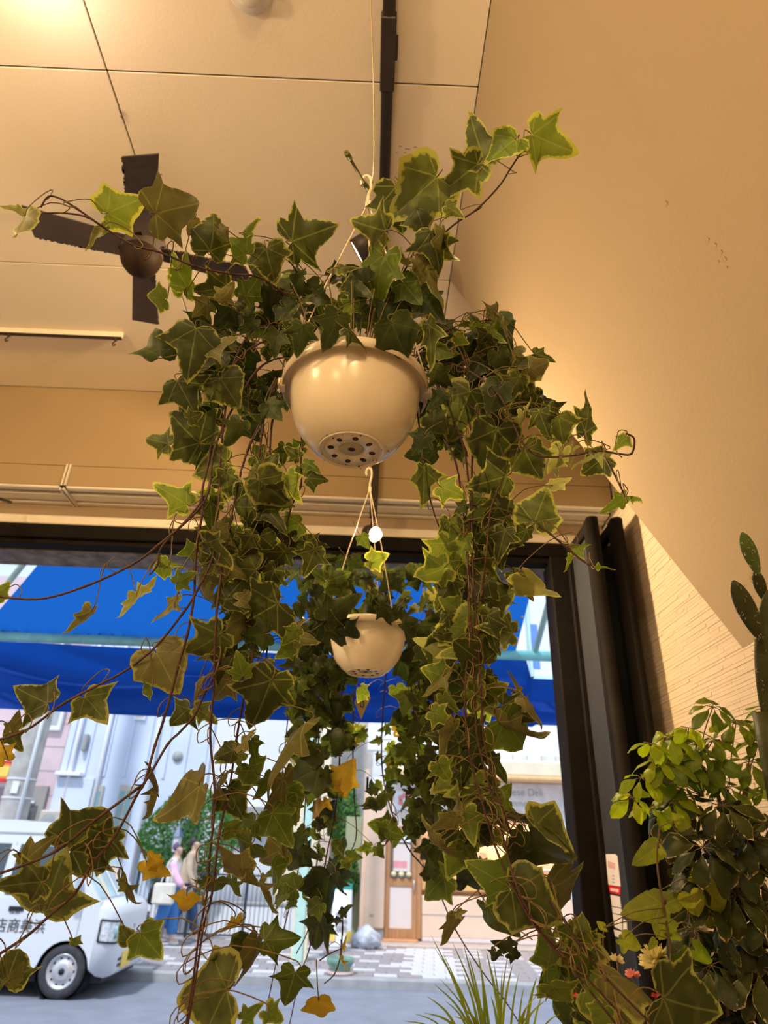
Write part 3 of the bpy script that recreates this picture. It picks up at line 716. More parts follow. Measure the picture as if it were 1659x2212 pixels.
obj('wall', wallbox(gx(706, 1800, 18), gx(800, 1800, 18), .1, 6.2, 18), mat('warm_grey_wall', (0.56, 0.52, 0.50), .8), b)
b = thing('reed_screen', 'green brown reed screen beside the deli pillar', 'screen', (-.3, 15.5, .1))
obj('screen_panel', MB().bbox((gx(742, 1900, 15.6), 15.5, .1), (gx(778, 1900, 15.6), 15.6, 2.3), .01), mat('reed_screen', (0.36, 0.38, 0.24), .9, .2, 30, stretch=(20, 20, .5)), b)
lw = thing('low_white_wall', 'low white rendered wall behind the black railing', 'wall', (-2.9, 15.25, .1))
obj('wall_body', MB().bbox((-4.6, 15.22, .1), (gx(640, 1950, 15.3), 15.36, .62), .01), M['white'], lw)
obj('coping', MB().bbox((-4.62, 15.2, .62), (gx(640, 1950, 15.3), 15.38, .68), .01), M['grey'], lw)
# railing
fx0, fx1 = -4.35, -1.25
fe = thing('railing_fence', 'black metal railing of thin upright bars behind the walkers', 'fence', (-2.8, 14.5, GZ))
barm = mesh_of('bar', MB().tube([(0, 0, 0), (0, 0, 1.03)], .007, 6), M['fenceb'])
x = fx0
while x < fx1: put('bar', barm, Matrix.Translation((x, 14.5, GZ + .05)), fe); x += .085
for x in (-4.35, -3.3, -2.25, -1.25): obj('post', MB().bbox((x - .025, 14.47, .108), (x + .025, 14.53, 1.26), .004), M['fenceb'], fe)
for z in (.17, 1.15): obj('rail', MB().bbox((fx0, 14.49, z), (fx1, 14.51, z + .03), .003), M['fenceb'], fe)
# trees
def tree(name, label, c, rx, ry, rz, n, lm, trunk_z, seed, size=.10):
    t = thing(name, label, 'tree', (c[0], c[1], .1)); r2 = random.Random(seed); mb = MB()
    for i in range(n):
        while True:
            p = Vector((r2.uniform(-1, 1), r2.uniform(-1, 1), r2.uniform(-1, 1)))
            if p.length < 1: break
        p = p.normalized() * (p.length ** .5)
        q = Vector((c[0] + p.x*rx*(1 + .15*math.sin(p.z*5 + seed)), c[1] + p.y*ry, c[2] + p.z*rz))
        a = Vector((r2.gauss(0, 1), r2.gauss(0, 1), r2.gauss(-.6, .7))).normalized(); bb = a.orthogonal().normalized()
        s = size * r2.uniform(.6, 1.3)
        mb.add([q - bb*s*.28, q + a*s*.5 - Vector((0, 0, s*.1)), q + bb*s*.28, q - a*s*.5], [(0, 1, 2, 3)])
    obj('foliage', mb, lm, t, kind='stuff')
    tr_ = MB().tube([(c[0], c[1], .1), (c[0] + .03, c[1], c[2] * .6), (c[0], c[1], c[2] + rz*.3)], [.05, .04, .015], 8)
    for k in range(6):
        a = k * 1.05; tr_.tube([(c[0], c[1], c[2] - rz*.5 + k*.06), (c[0] + math.cos(a)*rx*.6, c[1] + math.sin(a)*ry*.6, c[2] + rz*.25)], [.02, .006], 6)
    obj('trunk', tr_, M['trunk'], t)
tree('street_tree', 'rounded green tree spilling over the railing behind the walkers', (-3.62, 15.0, 1.72), .95, .42, 1.05, 6000, M['treeleaf'], .8, 1, .085)
tree('garden_shrub', 'tall light green shrub seen past the mint post', (-0.52, 17.2, 2.2), .36, .36, .95, 1600, M['treeleaf2'], .8, 2, .13)
tree('garden_shrub', 'low green shrub growing against the reed screen', (-0.28, 15.2, 1.2), .15, .15, .45, 260, M['treeleaf'], .4, 3, .12)
# mint post
mp = thing('mint_arcade_post', 'mint green and cream steel post standing on the far pavement', 'post', (-.95, 12.1, GZ))
obj('shaft', MB().bbox((-1.06, 12.0, .108), (-.90, 12.2, 6.0), .02), M['mint'], mp)
obj('cream_flange', MB().bbox((-1.09, 12.04, .108), (-1.062, 12.16, 6.0), .005), M['cream'], mp)
obj('cream_flange', MB().bbox((-.898, 12.04, .108), (-.85, 12.16, 6.0), .005), M['cream'], mp)
# lantern post behind the walkers
lp = at(383, 1812, Y=14.28)
lt = thing('lantern_post', 'small lantern with blue pyramid cap on a post behind the walkers', 'lantern', (lp.x, 14.28, GZ))
obj('post', MB().tube([(lp.x, 14.28, .11), (lp.x, 14.28, lp.z - .22)], .03, 8), M['grey'], lt)
obj('glass_body', MB().lathe([(.07, -.22), (.085, .04)], (lp.x, 14.28, lp.z), 6, None, False), mat('lantern_glass', (0.62, 0.66, 0.70), .3), lt)
obj('cap', MB().lathe([(.12, .04), (.07, .13), (.005, .24)], (lp.x, 14.28, lp.z), 6, None, False), mat('lantern_blue', (0.07, 0.11, 0.20), .4), lt)

# ------------------------------------------------------------------ deli shop
YS = 14.8
def sx(px, py, Y=YS): return at(px, py, Y=Y).x
b = thing('deli_shop', 'small deli shop front with wooden door, lit display window and cream fascia', 'shop', (2.2, YS, .1))
X0, XD0, XD1, X1 = -.05, .40, 1.03, 4.6
obj('upper_wall', MB().box((X0, YS + .05, 2.75), (X1, YS + .4, 3.05)).box((X0, YS + .06, 3.6), (X1, YS + .4, 6.5)), M['white'], b)
obj('back_wall', MB().box((X0, YS + 1.6, .1), (X1, YS + 1.7, 3.2)), M['cream'], b)
obj('side_wall', MB().box((X0 - .02, YS + .05, .1), (X0 + .06, YS + 1.6, 3.2)), M['peach'], b)
obj('shop_ceiling', MB().box((X0, YS + .1, 2.72), (X1, YS + 1.6, 2.75)), M['white'], b)
obj('shop_floor', MB().box((X0, YS + .3, .1), (X1, YS + 1.6, .16)), M['peach'], b)
obj('fascia_band', MB().bbox((.4, YS - .5, 3.12), (X1, YS + .05, 3.42), .03), M['cream'], b)
obj('fascia_trim', MB().bbox((.4, YS - .55, 3.04), (X1, YS + .05, 3.118), .02), mat('orange_trim', (0.80, 0.52, 0.25), .5), b)
for k in range(13):
    obj('white_tile', MB().bbox((.6 + k*.31, YS + .0, 3.43), (.6 + k*.31 + .30, YS + .055, 3.60), .006), mat('fascia_tile', (0.62, 0.62, 0.60), .5) if k == 0 else bpy.data.materials['fascia_tile'], b)
obj('sign_wall', MB().bbox((1.05, YS - .02, 2.42), (X1, YS + .05, 3.03), .01), mat('pale_sign_wall', (0.74, 0.68, 0.66), .6), b)
text('Chinese Deli', .20, face_us((at(1120, 1712, Y=YS - .03).x + .0, YS - .024, at(1120, 1712, Y=YS).z)), M['grey'], b)
text('nmen', .18, face_us((at(1128, 1733, Y=YS - .03).x, YS - .024, at(1128, 1733, Y=YS).z - .03)), M['grey'], b)
obj('pillar', MB().bbox((X0 + .06, YS - .12, .35), (XD0 - .002, YS + .12, 2.75), .02), M['peach'], b)
obj('pillar_foot', MB().box((X0 + .2, YS - .08, .1), (XD0 - .002, YS + .12, .35)), M['grey'], b)
for (x, z) in ((.12, .55), (.14, 1.72)): obj('pillar_hinge', MB().box((x, YS - .13, z), (x + .08, YS - .121, z + .03)), M['grey'], b)
d = obj('wooden_door', MB().bbox((XD0, YS - .04, .2), (XD0 + .10, YS + .02, 2.12), .006).bbox((XD1 - .10, YS - .04, .2), (XD1, YS + .02, 2.12), .006).bbox((XD0 + .1, YS - .04, 1.98), (XD1 - .1, YS + .02, 2.12), .006).bbox((XD0 + .1, YS - .04, 1.06), (XD1 - .1, YS + .02, 1.20), .006).bbox((XD0 + .1, YS - .04, .2), (XD1 - .1, YS + .02, .36), .006), M['wood'], b)
obj('lower_panel', MB().box((XD0 + .1, YS - .02, .36), (XD1 - .1, YS, 1.06)), M['palewhite'], d)
obj('upper_glass', MB().box((XD0 + .1, YS - .015, 1.2), (XD1 - .1, YS - .005, 1.98)), mat('door_glass', (0.16, 0.12, 0.10), .15, spec=.6), d)
obj('poster', MB().box((XD0 + .16, YS - .022, 1.32), (XD1 - .13, YS - .0155, 1.80)), M['palewhite'], d)
obj('pink_print', MB().box((XD0 + .16, YS - .026, 1.38), (XD1 - .2, YS - .0222, 1.50)), mat('poster_pink', (0.72, 0.30, 0.32), .6), d)
obj('notice', MB().box((XD0 + .22, YS - .022, 1.84), (XD1 - .13, YS - .0155, 1.95)), M['white'], d)
for k in range(3): obj('flower_ball', MB().lathe([(.001, -.05), (.04, -.035), (.055, 0), (.04, .035), (.001, .05)], (XD0 + .17 + k*.15, YS - .06, 1.27), 10), mat('cream_ball', (0.75, 0.68, 0.40), .8) if k == 0 else bpy.data.materials['cream_ball'], d)
obj('door_handle', MB().tube([(XD1 - .06, YS - .08, 1.0), (XD1 - .06, YS - .08, 1.18)], .012, 8).tube([(XD1 - .06, YS - .08, 1.0), (XD1 - .06, YS - .04, 1.0)], .01, 6), M['steel'], d)
obj('door_head', MB().bbox((XD0, YS - .03, 2.121), (XD1, YS + .05, 2.75), .01), M['palewhite'], b)
obj('threshold', MB().bbox((XD0 - .02, YS - .3, .16), (XD1 + .02, YS + .02, .2), .01), mat('orange_sill', (0.62, 0.30, 0.14), .5), b)
obj('door_post', MB().bbox((XD1 + .001, YS - .06, .2), (XD1 + .09, YS + .05, 2.42), .006), M['wood'], b)
obj('counter_panel', MB().bbox((XD1 + .1, YS - .10, .24), (X1, YS + .3, .92), .01), M['peach'], b)
obj('counter_groove', MB().box((XD1 + .1, YS - .106, .60), (X1, YS - .1005, .615)), M['grey'], b)
obj('steel_skirting', MB().bbox((XD1 + .1, YS - .12, .17), (X1, YS + .3, .238), .008), M['palewhite'], b)
wm = mat('warm_display', (0.80, 0.55, 0.25), .5, .4, 4, emit=(1.0, 0.62, 0.22), es=0.6, col2=(0.75, 0.35, 0.15))
obj('display_glow', MB().box((XD1 + .15, YS + .5, 1.0), (X1, YS + .56, 1.32)), wm, b)
obj('display_shelf', MB().bbox((XD1 + .15, YS + .2, 1.40), (X1, YS + .7, 1.44), .005), M['steel'], b)
obj('display_back', MB().box((XD1 + .15, YS + .75, .95), (X1, YS + .8, 2.42)), M['peach'], b)
obj('display_glass', MB().box((XD1 + .1, YS - .03, .925), (X1, YS - .02, 1.40)), mat('clear_glass', (0.9, 0.95, 0.95), .05, 0, 3, trans=1.0, ior=1.02), b)
l = bpy.data.lights.new('display_lamp', 'AREA'); l.shape = 'RECTANGLE'; l.size = 2.6; l.size_y = .06; l.energy = 55; l.color = (1, .66, .3)
lo = bpy.data.objects.new('display_lamp', l); COL.objects.link(lo); lo.parent = b; lo.location = Vector((2.8, YS + .4, 2.3)) - Vector(b.location)
obj('lamp_strip', MB().box((1.4, YS + .36, 2.32), (4.2, YS + .44, 2.38)), M['white'], b)
obj('shelf_goods', MB().box((XD1 + .3, YS + .5, 1.445), (XD1 + .9, YS + .66, 1.62)).box((XD1 + 1.0, YS + .5, 1.445), (XD1 + 1.5, YS + .66, 1.7)).box((XD1 + 1.7, YS + .5, 1.445), (XD1 + 2.4, YS + .66, 1.58)), mat('goods', (0.45, 0.25, 0.15), .6, .5, 6, col2=(0.7, 0.55, 0.4)), b)
obj('shop_step', MB().bbox((X0 - .05, YS - .65, .108), (X1, YS + .3, .165), .02), mat('brown_step', (0.50, 0.40, 0.34), .8), b)
obj('right_jamb', MB().bbox((3.95, YS - .05, .93), (4.1, YS + .05, 2.42), .01), M['white'], b)
fs_ = mat('sign_rose', (0.80, 0.30, 0.30), .6)
rp_ = thing('flower_sign', 'pink and white flower picture sign over the deli door', 'sign', (.85, YS - .03, 2.5))
obj('sign_board', MB().bbox((.55, YS - .075, 2.42), (1.02, YS - .031, 2.80), .005), M['white'], rp_)
for k in range(7):
    a = k * .9; obj('petal', MB().disc((.79 + .12*math.cos(a), YS - .078, 2.61 + .10*math.sin(a)), .055, 10, (0, 1, 0), .004), fs_, rp_)
# A-board, bag, planter
ab = thing('sandwich_board', 'green framed sandwich board with white and yellow poster beside the deli', 'sign board', (-.45, 14.1, GZ))
c = at(735, 2040, Z=.14); ax0 = c.x
obj('front_face', MB().add([(ax0 - .20, 14.0, .12), (ax0 + .20, 14.0, .12), (ax0 + .17, 14.14, 1.0), (ax0 - .17, 14.14, 1.0), (ax0 - .20, 14.03, .12), (ax0 + .20, 14.03, .12), (ax0 + .17, 14.17, 1.0), (ax0 - .17, 14.17, 1.0)], [(0,1,2,3),(7,6,5,4),(0,4,5,1),(1,5,6,2),(2,6,7,3),(3,7,4,0)]), M['white'], ab)
obj('back_face', MB().add([(ax0 - .2, 14.38, .12), (ax0 + .2, 14.38, .12), (ax0 + .17, 14.2, 1.1), (ax0 - .17, 14.2, 1.1), (ax0 - .2, 14.41, .12), (ax0 + .2, 14.41, .12), (ax0 + .17, 14.23, 1.1), (ax0 - .17, 14.23, 1.1)], [(0,1,2,3),(7,6,5,4),(0,4,5,1),(1,5,6,2),(2,6,7,3),(3,7,4,0)]), mat('board_green', (0.05, 0.36, 0.32), .5), ab)
for s in (-1, 1): obj('yellow_corner', MB().box((ax0 + s*.15 - .05, 13.985, .2), (ax0 + s*.15 + .05, 13.999, .36)), M['yellow'], ab)
for k in range(3): obj('print_line', MB().box((ax0 - .10, 13.99 + .03*k, .40 + .1*k), (ax0 + .1, 14.02 + .03*k, .44 + .1*k)), M['grey'], ab)
bgm = MB(); r2 = random.Random(4); c = at(785, 2022, Z=.3); cx, cy = c.x + .06, 13.88
n1, n2 = 14, 8; vs = []; fs = []
for j in range(n2 + 1):
    for i in range(n1):
        a = 2*math.pi*i/n1; t_ = j / n2; rad = .20 * math.sin(math.pi * min(.98, .25 + .75*t_)) * (1 + .22*math.sin(i*2.3 + j*1.7)) + .01
        vs.append((cx + rad*1.2*math.cos(a), cy + rad*math.sin(a), .125 + t_*.36))
for j in range(n2):
    for i in range(n1): i2 = (i+1) % n1; fs.append((j*n1+i, j*n1+i2, (j+1)*n1+i2, (j+1)*n1+i))
tag(obj('rubbish_bag', bgm.add(vs, fs, True), mat('grey_bag', (0.48, 0.50, 0.58), .4, .3, 8)), 'crumpled pale grey plastic bag on the pavement by the deli pillar', 'bag')
c = at(733, 2108, Z=.125)
pt = thing('planter_bowl', 'round green glazed planter bowl standing on the pavement edge', 'planter', (c.x, c.y + .15, .122))
pc = (c.x, c.y + .18, .122)
obj('bowl', MB().lathe([(.10, .0), (.145, .02), (.15, .08), (.19, .13), (.20, .19), (.185, .195), (.17, .15), (.001, .14)], pc, 28), mat('green_glaze', (0.16, 0.28, 0.22), .3, .2, 8), pt)
obj('foot_ring', MB().lathe([(.14, 0.001), (.19, .003), (.19, .035), (.145, .04)], pc, 28), mat('pink_saucer', (0.58, 0.42, 0.38), .7), pt)
obj('soil', MB().lathe([(.001, .16), (.17, .158)], pc, 20), M['soil'], pt)

# ------------------------------------------------------------------ white van
VX, VY, HW = -3.0, 10.19, .737
van = thing('delivery_van', 'white one-box delivery van parked at the left with black lettering', 'van', (VX - 1.7, VY, 0))
def vp(x, y, z): return (VX + x, VY + y, z)
wc, wr_ = (-.55, -2.98), .31
low = [(-.24, 1.0), (-.24, .30)]
def arch(cx, a0=12, a1=168, n=10): return [(cx + wr_*math.cos(R(a0 + (a1-a0)*k/n)), .275 + wr_*math.sin(R(a0 + (a1-a0)*k/n))) for k in range(n+1)]
low = [(-.235, 1.0), (-.235, .30)] + arch(wc[0]) + [(-.90, .25), (-2.64, .25)] + arch(wc[1]) + [(-3.36, .28), (-3.39, .34), (-3.39, 1.0)]
bd = MB(); n = len(low)
bd.add([vp(x, -HW, z) for x, z in low] + [vp(x, HW, z) for x, z in low], [tuple(range(n)), tuple(range(2*n-1, n-1, -1))] + [(i, (i+1) % n, n + (i+1) % n, n+i) for i in range(n)])
upq = [(-.27, 1.0), (-.78, 1.66), (-.90, 1.77), (-1.08, 1.83), (-1.5, 1.875), (-3.1, 1.87), (-3.30, 1.80), (-3.37, 1.55), (-3.39, 1.0)]
def hw(z): return HW - .105 * max(0, z - 1.0) / .88
n = len(upq)
bd.add([vp(x, -hw(z), z) for x, z in upq] + [vp(x, hw(z), z) for x, z in upq], [tuple(range(n)), tuple(range(2*n-1, n-1, -1))] + [(i, (i+1) % n, n + (i+1) % n, n+i) for i in range(n)])
secs = [(-.235, .737, .30, 1.0), (-.14, .73, .24, .985), (-.06, .68, .22, .93), (-.015, .60, .23, .84), (.0, .50, .26, .72)]
vs = []; fs = []
for (x, w, zb, zt) in secs:
    e = .07
    ring = [(-w, zb), (-w, (zb+zt)/2), (-w, zt - e), (-w + e*.4, zt - e*.35), (-w + e*1.6, zt), (0, zt + .01), (w - e*1.6, zt), (w - e*.4, zt - e*.35), (w, zt - e), (w, (zb+zt)/2), (w, zb)]
    vs += [vp(x, y, z) for y, z in ring]
k = 11
for i in range(len(secs) - 1):
    for j in range(k): j2 = (j+1) % k; fs.append((i*k+j, i*k+j2, (i+1)*k+j2, (i+1)*k+j))
fs.append(tuple((len(secs)-1)*k + j for j in range(k)))
bd.add(vs, fs, True)
body = obj('body', bd, M['vanwhite'], van)
def vside(poly, off=.006, lower=False):
    m = MB(); n = len(poly)
    a = [vp(x, -(HW if z <= 1 else hw(z)) - off, z) for x, z in poly]; b_ = [vp(x, -(HW if z <= 1 else hw(z)) + .004, z) for x, z in poly]
    return m.add(a + b_, [tuple(range(n)), tuple(range(2*n-1, n-1, -1))] + [(i, (i+1) % n, n+(i+1) % n, n+i) for i in range(n)])
obj('side_window', vside([(-.52, 1.08), (-.88, 1.58), (-1.42, 1.60), (-1.44, 1.04), (-.60, 1.03)]), M['vanglass'], van)
obj('side_window', vside([(-1.54, 1.04), (-1.54, 1.60), (-3.2, 1.60), (-3.22, 1.04)]), M['vanglass'], van)
obj('roof_gutter', vside([(-.95, 1.70), (-1.05, 1.735), (-3.3, 1.735), (-3.3, 1.715), (-1.06, 1.715)], .01), M['grey'], van)
obj('door_seam', vside([(-1.485, .34), (-1.475, .34), (-1.475, 1.62), (-1.485, 1.62)], .003), M['grey'], van)
obj('door_seam', vside([(-.46, .62), (-.452, .62), (-.44, 1.0), (-.45, 1.0)], .003), M['grey'], van)
obj('door_handle', vside([(-1.16, .87), (-1.34, .87), (-1.34, .92), (-1.16, .92)], .012), M['black'], van)
obj('body_crease', vside([(-.9, .66), (-3.3, .66), (-3.3, .672), (-.9, .672)], .004), M['palewhite'], van)
q0 = Vector(vp(-.285, 0, 1.02)); q1 = Vector(vp(-.775, 0, 1.65)); nn = Vector((.79, 0, .61)) * .008
obj('windscreen', MB().add([q0 + nn + Vector((0, -.66, 0)), q0 + nn + Vector((0, .66, 0)), q1 + nn + Vector((0, .60, 0)), q1 + nn + Vector((0, -.60, 0))] + [q0 + Vector((0, -.66, 0)), q0 + Vector((0, .66, 0)), q1 + Vector((0, .60, 0)), q1 + Vector((0, -.60, 0))], [(0,1,2,3),(7,6,5,4),(0,4,5,1),(1,5,6,2),(2,6,7,3),(3,7,4,0)]), M['windscreen'], van)
for k, (y0, y1, mm) in enumerate(((-.42, -.30, 'cream'), (-.05, .02, 'white'), (.22, .42, 'peach'))):
    a0, a1 = q0 + nn*1.4, q0 + (q1 - q0)*.55 + nn*1.4
    obj('screen_stripe', MB().add([a0 + Vector((0, y0, 0)), a0 + Vector((0, y1, 0)), a1 + Vector((0, y1, 0)), a1 + Vector((0, y0, 0))], [(0,1,2,3)]), M[mm], van)  # pale stripes lying on the lower windscreen
for s in (-1, 1):
    ys_ = s
    hp = [(-.20, .735), (-.10, .715), (-.03, .65), (-.012, .56)]
    m = MB(); vs = []
    for (x, y) in hp:
        for z in (.575, .80): vs.append(vp(x + .012, s*(y + .008), z - .1*(x + .1)))
    m.add(vs, [(0,1,3,2), (2,3,5,4), (4,5,7,6)]); hl_ = obj('headlight', m, M['lens'], van)
    lo_i, hi_i = [vs[i] for i in (0, 2, 4, 6)], [vs[i] for i in (1, 3, 5, 7)]
    obj('headlight_bezel', MB().tube(lo_i, .012, 6).tube(hi_i, .012, 6).tube([lo_i[0], hi_i[0]], .012, 6).tube([lo_i[3], hi_i[3]], .012, 6), M['black'], hl_)
    obj('indicator', MB().tube([Vector(lo_i[2]).lerp(Vector(hi_i[2]), .2) + Vector((.01, s*.006, 0)), Vector(lo_i[2]).lerp(Vector(hi_i[2]), .8) + Vector((.01, s*.006, 0))], .02, 8), M['teal'], hl_)
for (z, h) in ((.60, .018), (.545, .018), (.36, .03), (.30, .03)): obj('grille_slot', MB().box(vp(-.02, -.44, z), vp(.006, .44, z + h)), M['black'], van)
obj('emblem', MB().disc(vp(.004, 0, .70), .03, 3, (1, 0, 0), .01), M['grey'], van)
obj('number_plate', MB().bbox(vp(-.01, -.32, .27), vp(.016, .01, .44), .003), M['yellow'], van)
obj('underside', MB().box(vp(-3.2, -.62, .16), vp(-.1, .62, .27)), M['black'], van)
obj('wing_mirror', MB().bbox(vp(-.62, -.92, 1.08), vp(-.52, -.76, 1.30), .02), M['vanwhite'], van)
for cx in wc: obj('arch_liner', MB().lathe([(.305, -.45), (.305, .0)], vp(cx, -HW + .01, .275), 24, (0, -1, 0)), M['black'], van)
for cx in wc:
    for s in (-1, 1):
        c = Vector(vp(cx, s * .665, .272)); ax = (0, s, 0)
        w = obj('wheel', MB().lathe([(.175, -.07), (.262, -.07), (.272, -.05), (.272, .04), (.262, .06), (.20, .065), (.175, .05)], c, 36, ax), M['tyre'], van)
        obj('rim', MB().lathe([(.178, .052), (.172, .058), (.155, .03), (.13, .02), (.10, .048), (.07, .055), (.03, .05), (.001, .05)], c, 30, ax), M['steel'], w)
        obj('hub_cap', MB().lathe([(.035, .05), (.03, .07), (.001, .072)], c, 14, ax), M['black'], w)
        if s < 0:
            for k in range(10):
                a = k * math.pi / 5; obj('vent_hole', MB().disc(c + Vector((.135*math.cos(a), -.024, .135*math.sin(a))), .014, 8, (0, 1, 0), .006), M['black'], w)
tb = mat('van_lettering', (0.05, 0.05, 0.06), .5)
pz = at(45, 2002, Y=VY - HW - .01)
text('店商美浜', .155, Matrix.Translation((at(43, 2002, Y=VY - HW).x, VY - HW - .006, pz.z)) @ Matrix.Rotation(R(0), 4, 'Y') @ Matrix.Rotation(math.pi/2, 4, 'X'), tb, van)
pz2 = at(32, 1968, Y=VY - HW - .01)
text('社会', .07, Matrix.Translation((pz2.x, VY - HW - .006, pz2.z)) @ Matrix.Rotation(math.pi/2, 4, 'X'), tb, van)

# ------------------------------------------------------------------ walkers
M['skin'] = mat('skin', (0.62, 0.40, 0.30), .6, .05); M['hair1'] = mat('violet_brown_hair', (0.13, 0.08, 0.14), .5, .2, 30); M['hair2'] = mat('dark_hair', (0.05, 0.04, 0.045), .5)
M['jeans'] = mat('blue_denim', (0.06, 0.20, 0.50), .8, .15, 20); M['jeans2'] = mat('dark_denim', (0.05, 0.09, 0.20), .8, .15, 20)
M['pinkk'] = mat('pink_knit', (0.82, 0.50, 0.66), .8); M['whitek'] = mat('white_knit', (0.80, 0.78, 0.78), .9); M['tan'] = mat('tan_coat', (0.52, 0.40, 0.30), .8); M['shoe'] = mat('pale_shoe', (0.62, 0.60, 0.58), .7)
def skinned(name, P, E_, Rd, m, parent, sub=2, root=0):
    me = bpy.data.meshes.new(name); me.from_pydata([tuple(p) for p in P], E_, []); me.materials.append(m)
    o = bpy.data.objects.new(name, me); COL.objects.link(o); o.parent = parent; o.location = -base_loc(parent)
    md = o.modifiers.new('skin', 'SKIN'); md.use_smooth_shade = True
    for i, r_ in enumerate(Rd):
        sv = me.skin_vertices[0].data[i]; sv.radius = r_ if isinstance(r_, tuple) else (r_, r_); sv.use_root = (i == root)
    s = o.modifiers.new('sub', 'SUBSURF'); s.levels = sub; s.render_levels = sub
    return o
def person(label, x, y, h, top, trousers, hair, stride, arm, wide, group, coat=None):
    t = thing('person', label, 'person', (x, y, GZ), group)
    k = h / 1.65
    def q(a, b_, c): return Vector((x + a*k, y + b_*k, GZ + .006 + c*k))
    P = [q(0,0,.90), q(.01,0,1.12), q(.02,0,1.33), q(.03,0,1.42), q(.05,0,1.53), q(.06,0,1.58),
         q(.0,.08,.86), q(stride*.55,.09,.48), q(stride*.8,.09,.09), q(stride*.8+.13,.09,.045),
         q(.0,-.08,.86), q(-stride*.25,-.09,.48), q(-stride,-.09,.13), q(-stride+.12,-.09,.06),
         q(.02,.18,1.34), q(.0,.24,1.10), q(.10,.25,.90), q(.15,.25,.83),
         q(.02,-.18,1.34), q(arm[0],-.24,arm[1]), q(arm[2],-.24,arm[3]), q(arm[2]+.08,-.24,arm[3]-.01)]
    E_ = [(0,1),(1,2),(2,3),(3,4),(4,5),(0,6),(6,7),(7,8),(8,9),(0,10),(10,11),(11,12),(12,13),(2,14),(14,15),(15,16),(16,17),(2,18),(18,19),(19,20),(20,21)]
    Rd = [(.13,.10),(.12,.09),(.14,.10),.05,.085,.06,.085,.062,.04,.035,.085,.062,.04,.035,.055,.04,.03,.022,.055,.04,.03,.022]
    skinned('body', P, E_, [tuple(v*k for v in r_) if isinstance(r_, tuple) else r_*k for r_ in Rd], M['skin'], t)
    nose = q(.155, 0, 1.545)
    obj('nose', MB().lathe([(.001, .02), (.012, 0), (.001, -.012)], nose, 8, (0, 0, 1)), M['skin'], t)
    for s in (-1, 1): obj('ear', MB().lathe([(.001, -.02), (.014, -.01), (.014, .012), (.001, .025)], q(.04, s*.088, 1.54), 8), M['skin'], t)
    Tp = [P[0] + Vector((0,0,-.04)), P[1], P[2], P[3] - Vector((0,0,.03)), P[14], P[15], P[16] + (P[15]-P[16])*.12, P[18], P[19], P[20] + (P[19]-P[20])*.12]
    skinned('top', Tp, [(0,1),(1,2),(2,3),(2,4),(4,5),(5,6),(2,7),(7,8),(8,9)], [(.155*k,.125*k),(.15*k,.12*k),(.165*k,.125*k),.06*k,.075*k,.06*k,.05*k,.075*k,.06*k,.05*k], top, t)
    skinned('trousers', [P[0] + Vector((0,0,.05)), P[6], P[7], P[8] + Vector((0,0,.05)), P[10], P[11], P[12] + Vector((0,0,.05))], [(0,1),(1,2),(2,3),(0,4),(4,5),(5,6)], [(.145*k,.12*k), .105*k*wide, .09*k*wide, .075*k*wide, .105*k*wide, .09*k*wide, .075*k*wide], trousers, t)
    for a, b_ in ((8, 9), (12, 13)): skinned('shoe', [P[a] - Vector((.03,0,.035)), (P[a]+P[b_])/2 - Vector((0,0,.03)), P[b_] + Vector((.02,0,-.012))], [(0,1),(1,2)], [.045*k,.045*k,.035*k], M['shoe'], t, 1)
    hm = [q(.045,0,1.60), q(.0,0,1.585), q(-.03,0,1.50)]
    skinned('hair', hm, [(0,1),(1,2)], [(.085*k,.092*k), (.092*k,.098*k), (.07*k,.085*k)], hair, t)
    if coat:
        skinned('coat', [P[2] + Vector((-.02,0,.03)), P[1] + Vector((-.03,0,0)), P[0] + Vector((-.04,0,-.05)), q(-.05,0,.50)], [(0,1),(1,2),(2,3)], [(.19*k,.15*k),(.18*k,.15*k),(.20*k,.17*k),(.22*k,.18*k)], coat, t)
    return t
pa = at(352, 2042, Z=GZ); pb = at(390, 2034, Z=GZ)
person('walker in wide blue jeans and white knit with pink sleeves', pa.x, 13.3, 1.56, M['whitek'], M['jeans'], M['hair1'], .16, (.10, 1.12, .30, .92), 1.35, 'two walkers on the far pavement')
person('walker in tan coat and dark jeans beyond the other walker', pb.x - .02, 13.95, 1.66, M['tan'], M['jeans2'], M['hair2'], .26, (.05, 1.08, .18, .86), 1.0, 'two walkers on the far pavement', M['tan'])
pw_ = [o for o in bpy.data.objects if o.name.startswith('person') and not o.parent][0]
sl2 = skinned('pink_sleeve', [Vector((pa.x + .02, 13.10, 1.40)), Vector((pa.x + .11, 13.06, 1.18)), Vector((pa.x + .26, 13.05, 1.01))], [(0,1),(1,2)], [.075, .065, .05], M['pinkk'], pw_)
bagm = mat('cream_canvas', (0.74, 0.70, 0.62), .9)
bt = thing('tote_bag', 'cream canvas tote bag on the shoulder of the nearer walker', 'bag', (pa.x, 12.98, .8))
obj('bag_body', MB().bbox((pa.x - .20, 12.93, .74), (pa.x + .16, 13.07, 1.06), .03), bagm, bt)
obj('strap', MB().tube(catmull([(pa.x - .1, 13.0, 1.05), (pa.x - .04, 13.05, 1.36), (pa.x + .03, 13.08, 1.42), (pa.x + .06, 13.03, 1.30), (pa.x + .08, 13.0, 1.05)], 5), .012, 6), bagm, bt)
bk = thing('black_case', 'long black shoulder case carried behind the nearer walker', 'bag', (pa.x - .3, 13.4, .8))
obj('case_body', MB().tube([(pa.x - .34, 13.35, .72), (pa.x - .29, 13.35, .85), (pa.x - .22, 13.35, 1.05), (pa.x - .17, 13.35, 1.22)], [.05, .10, .10, .05], 12), M['black'], bk)
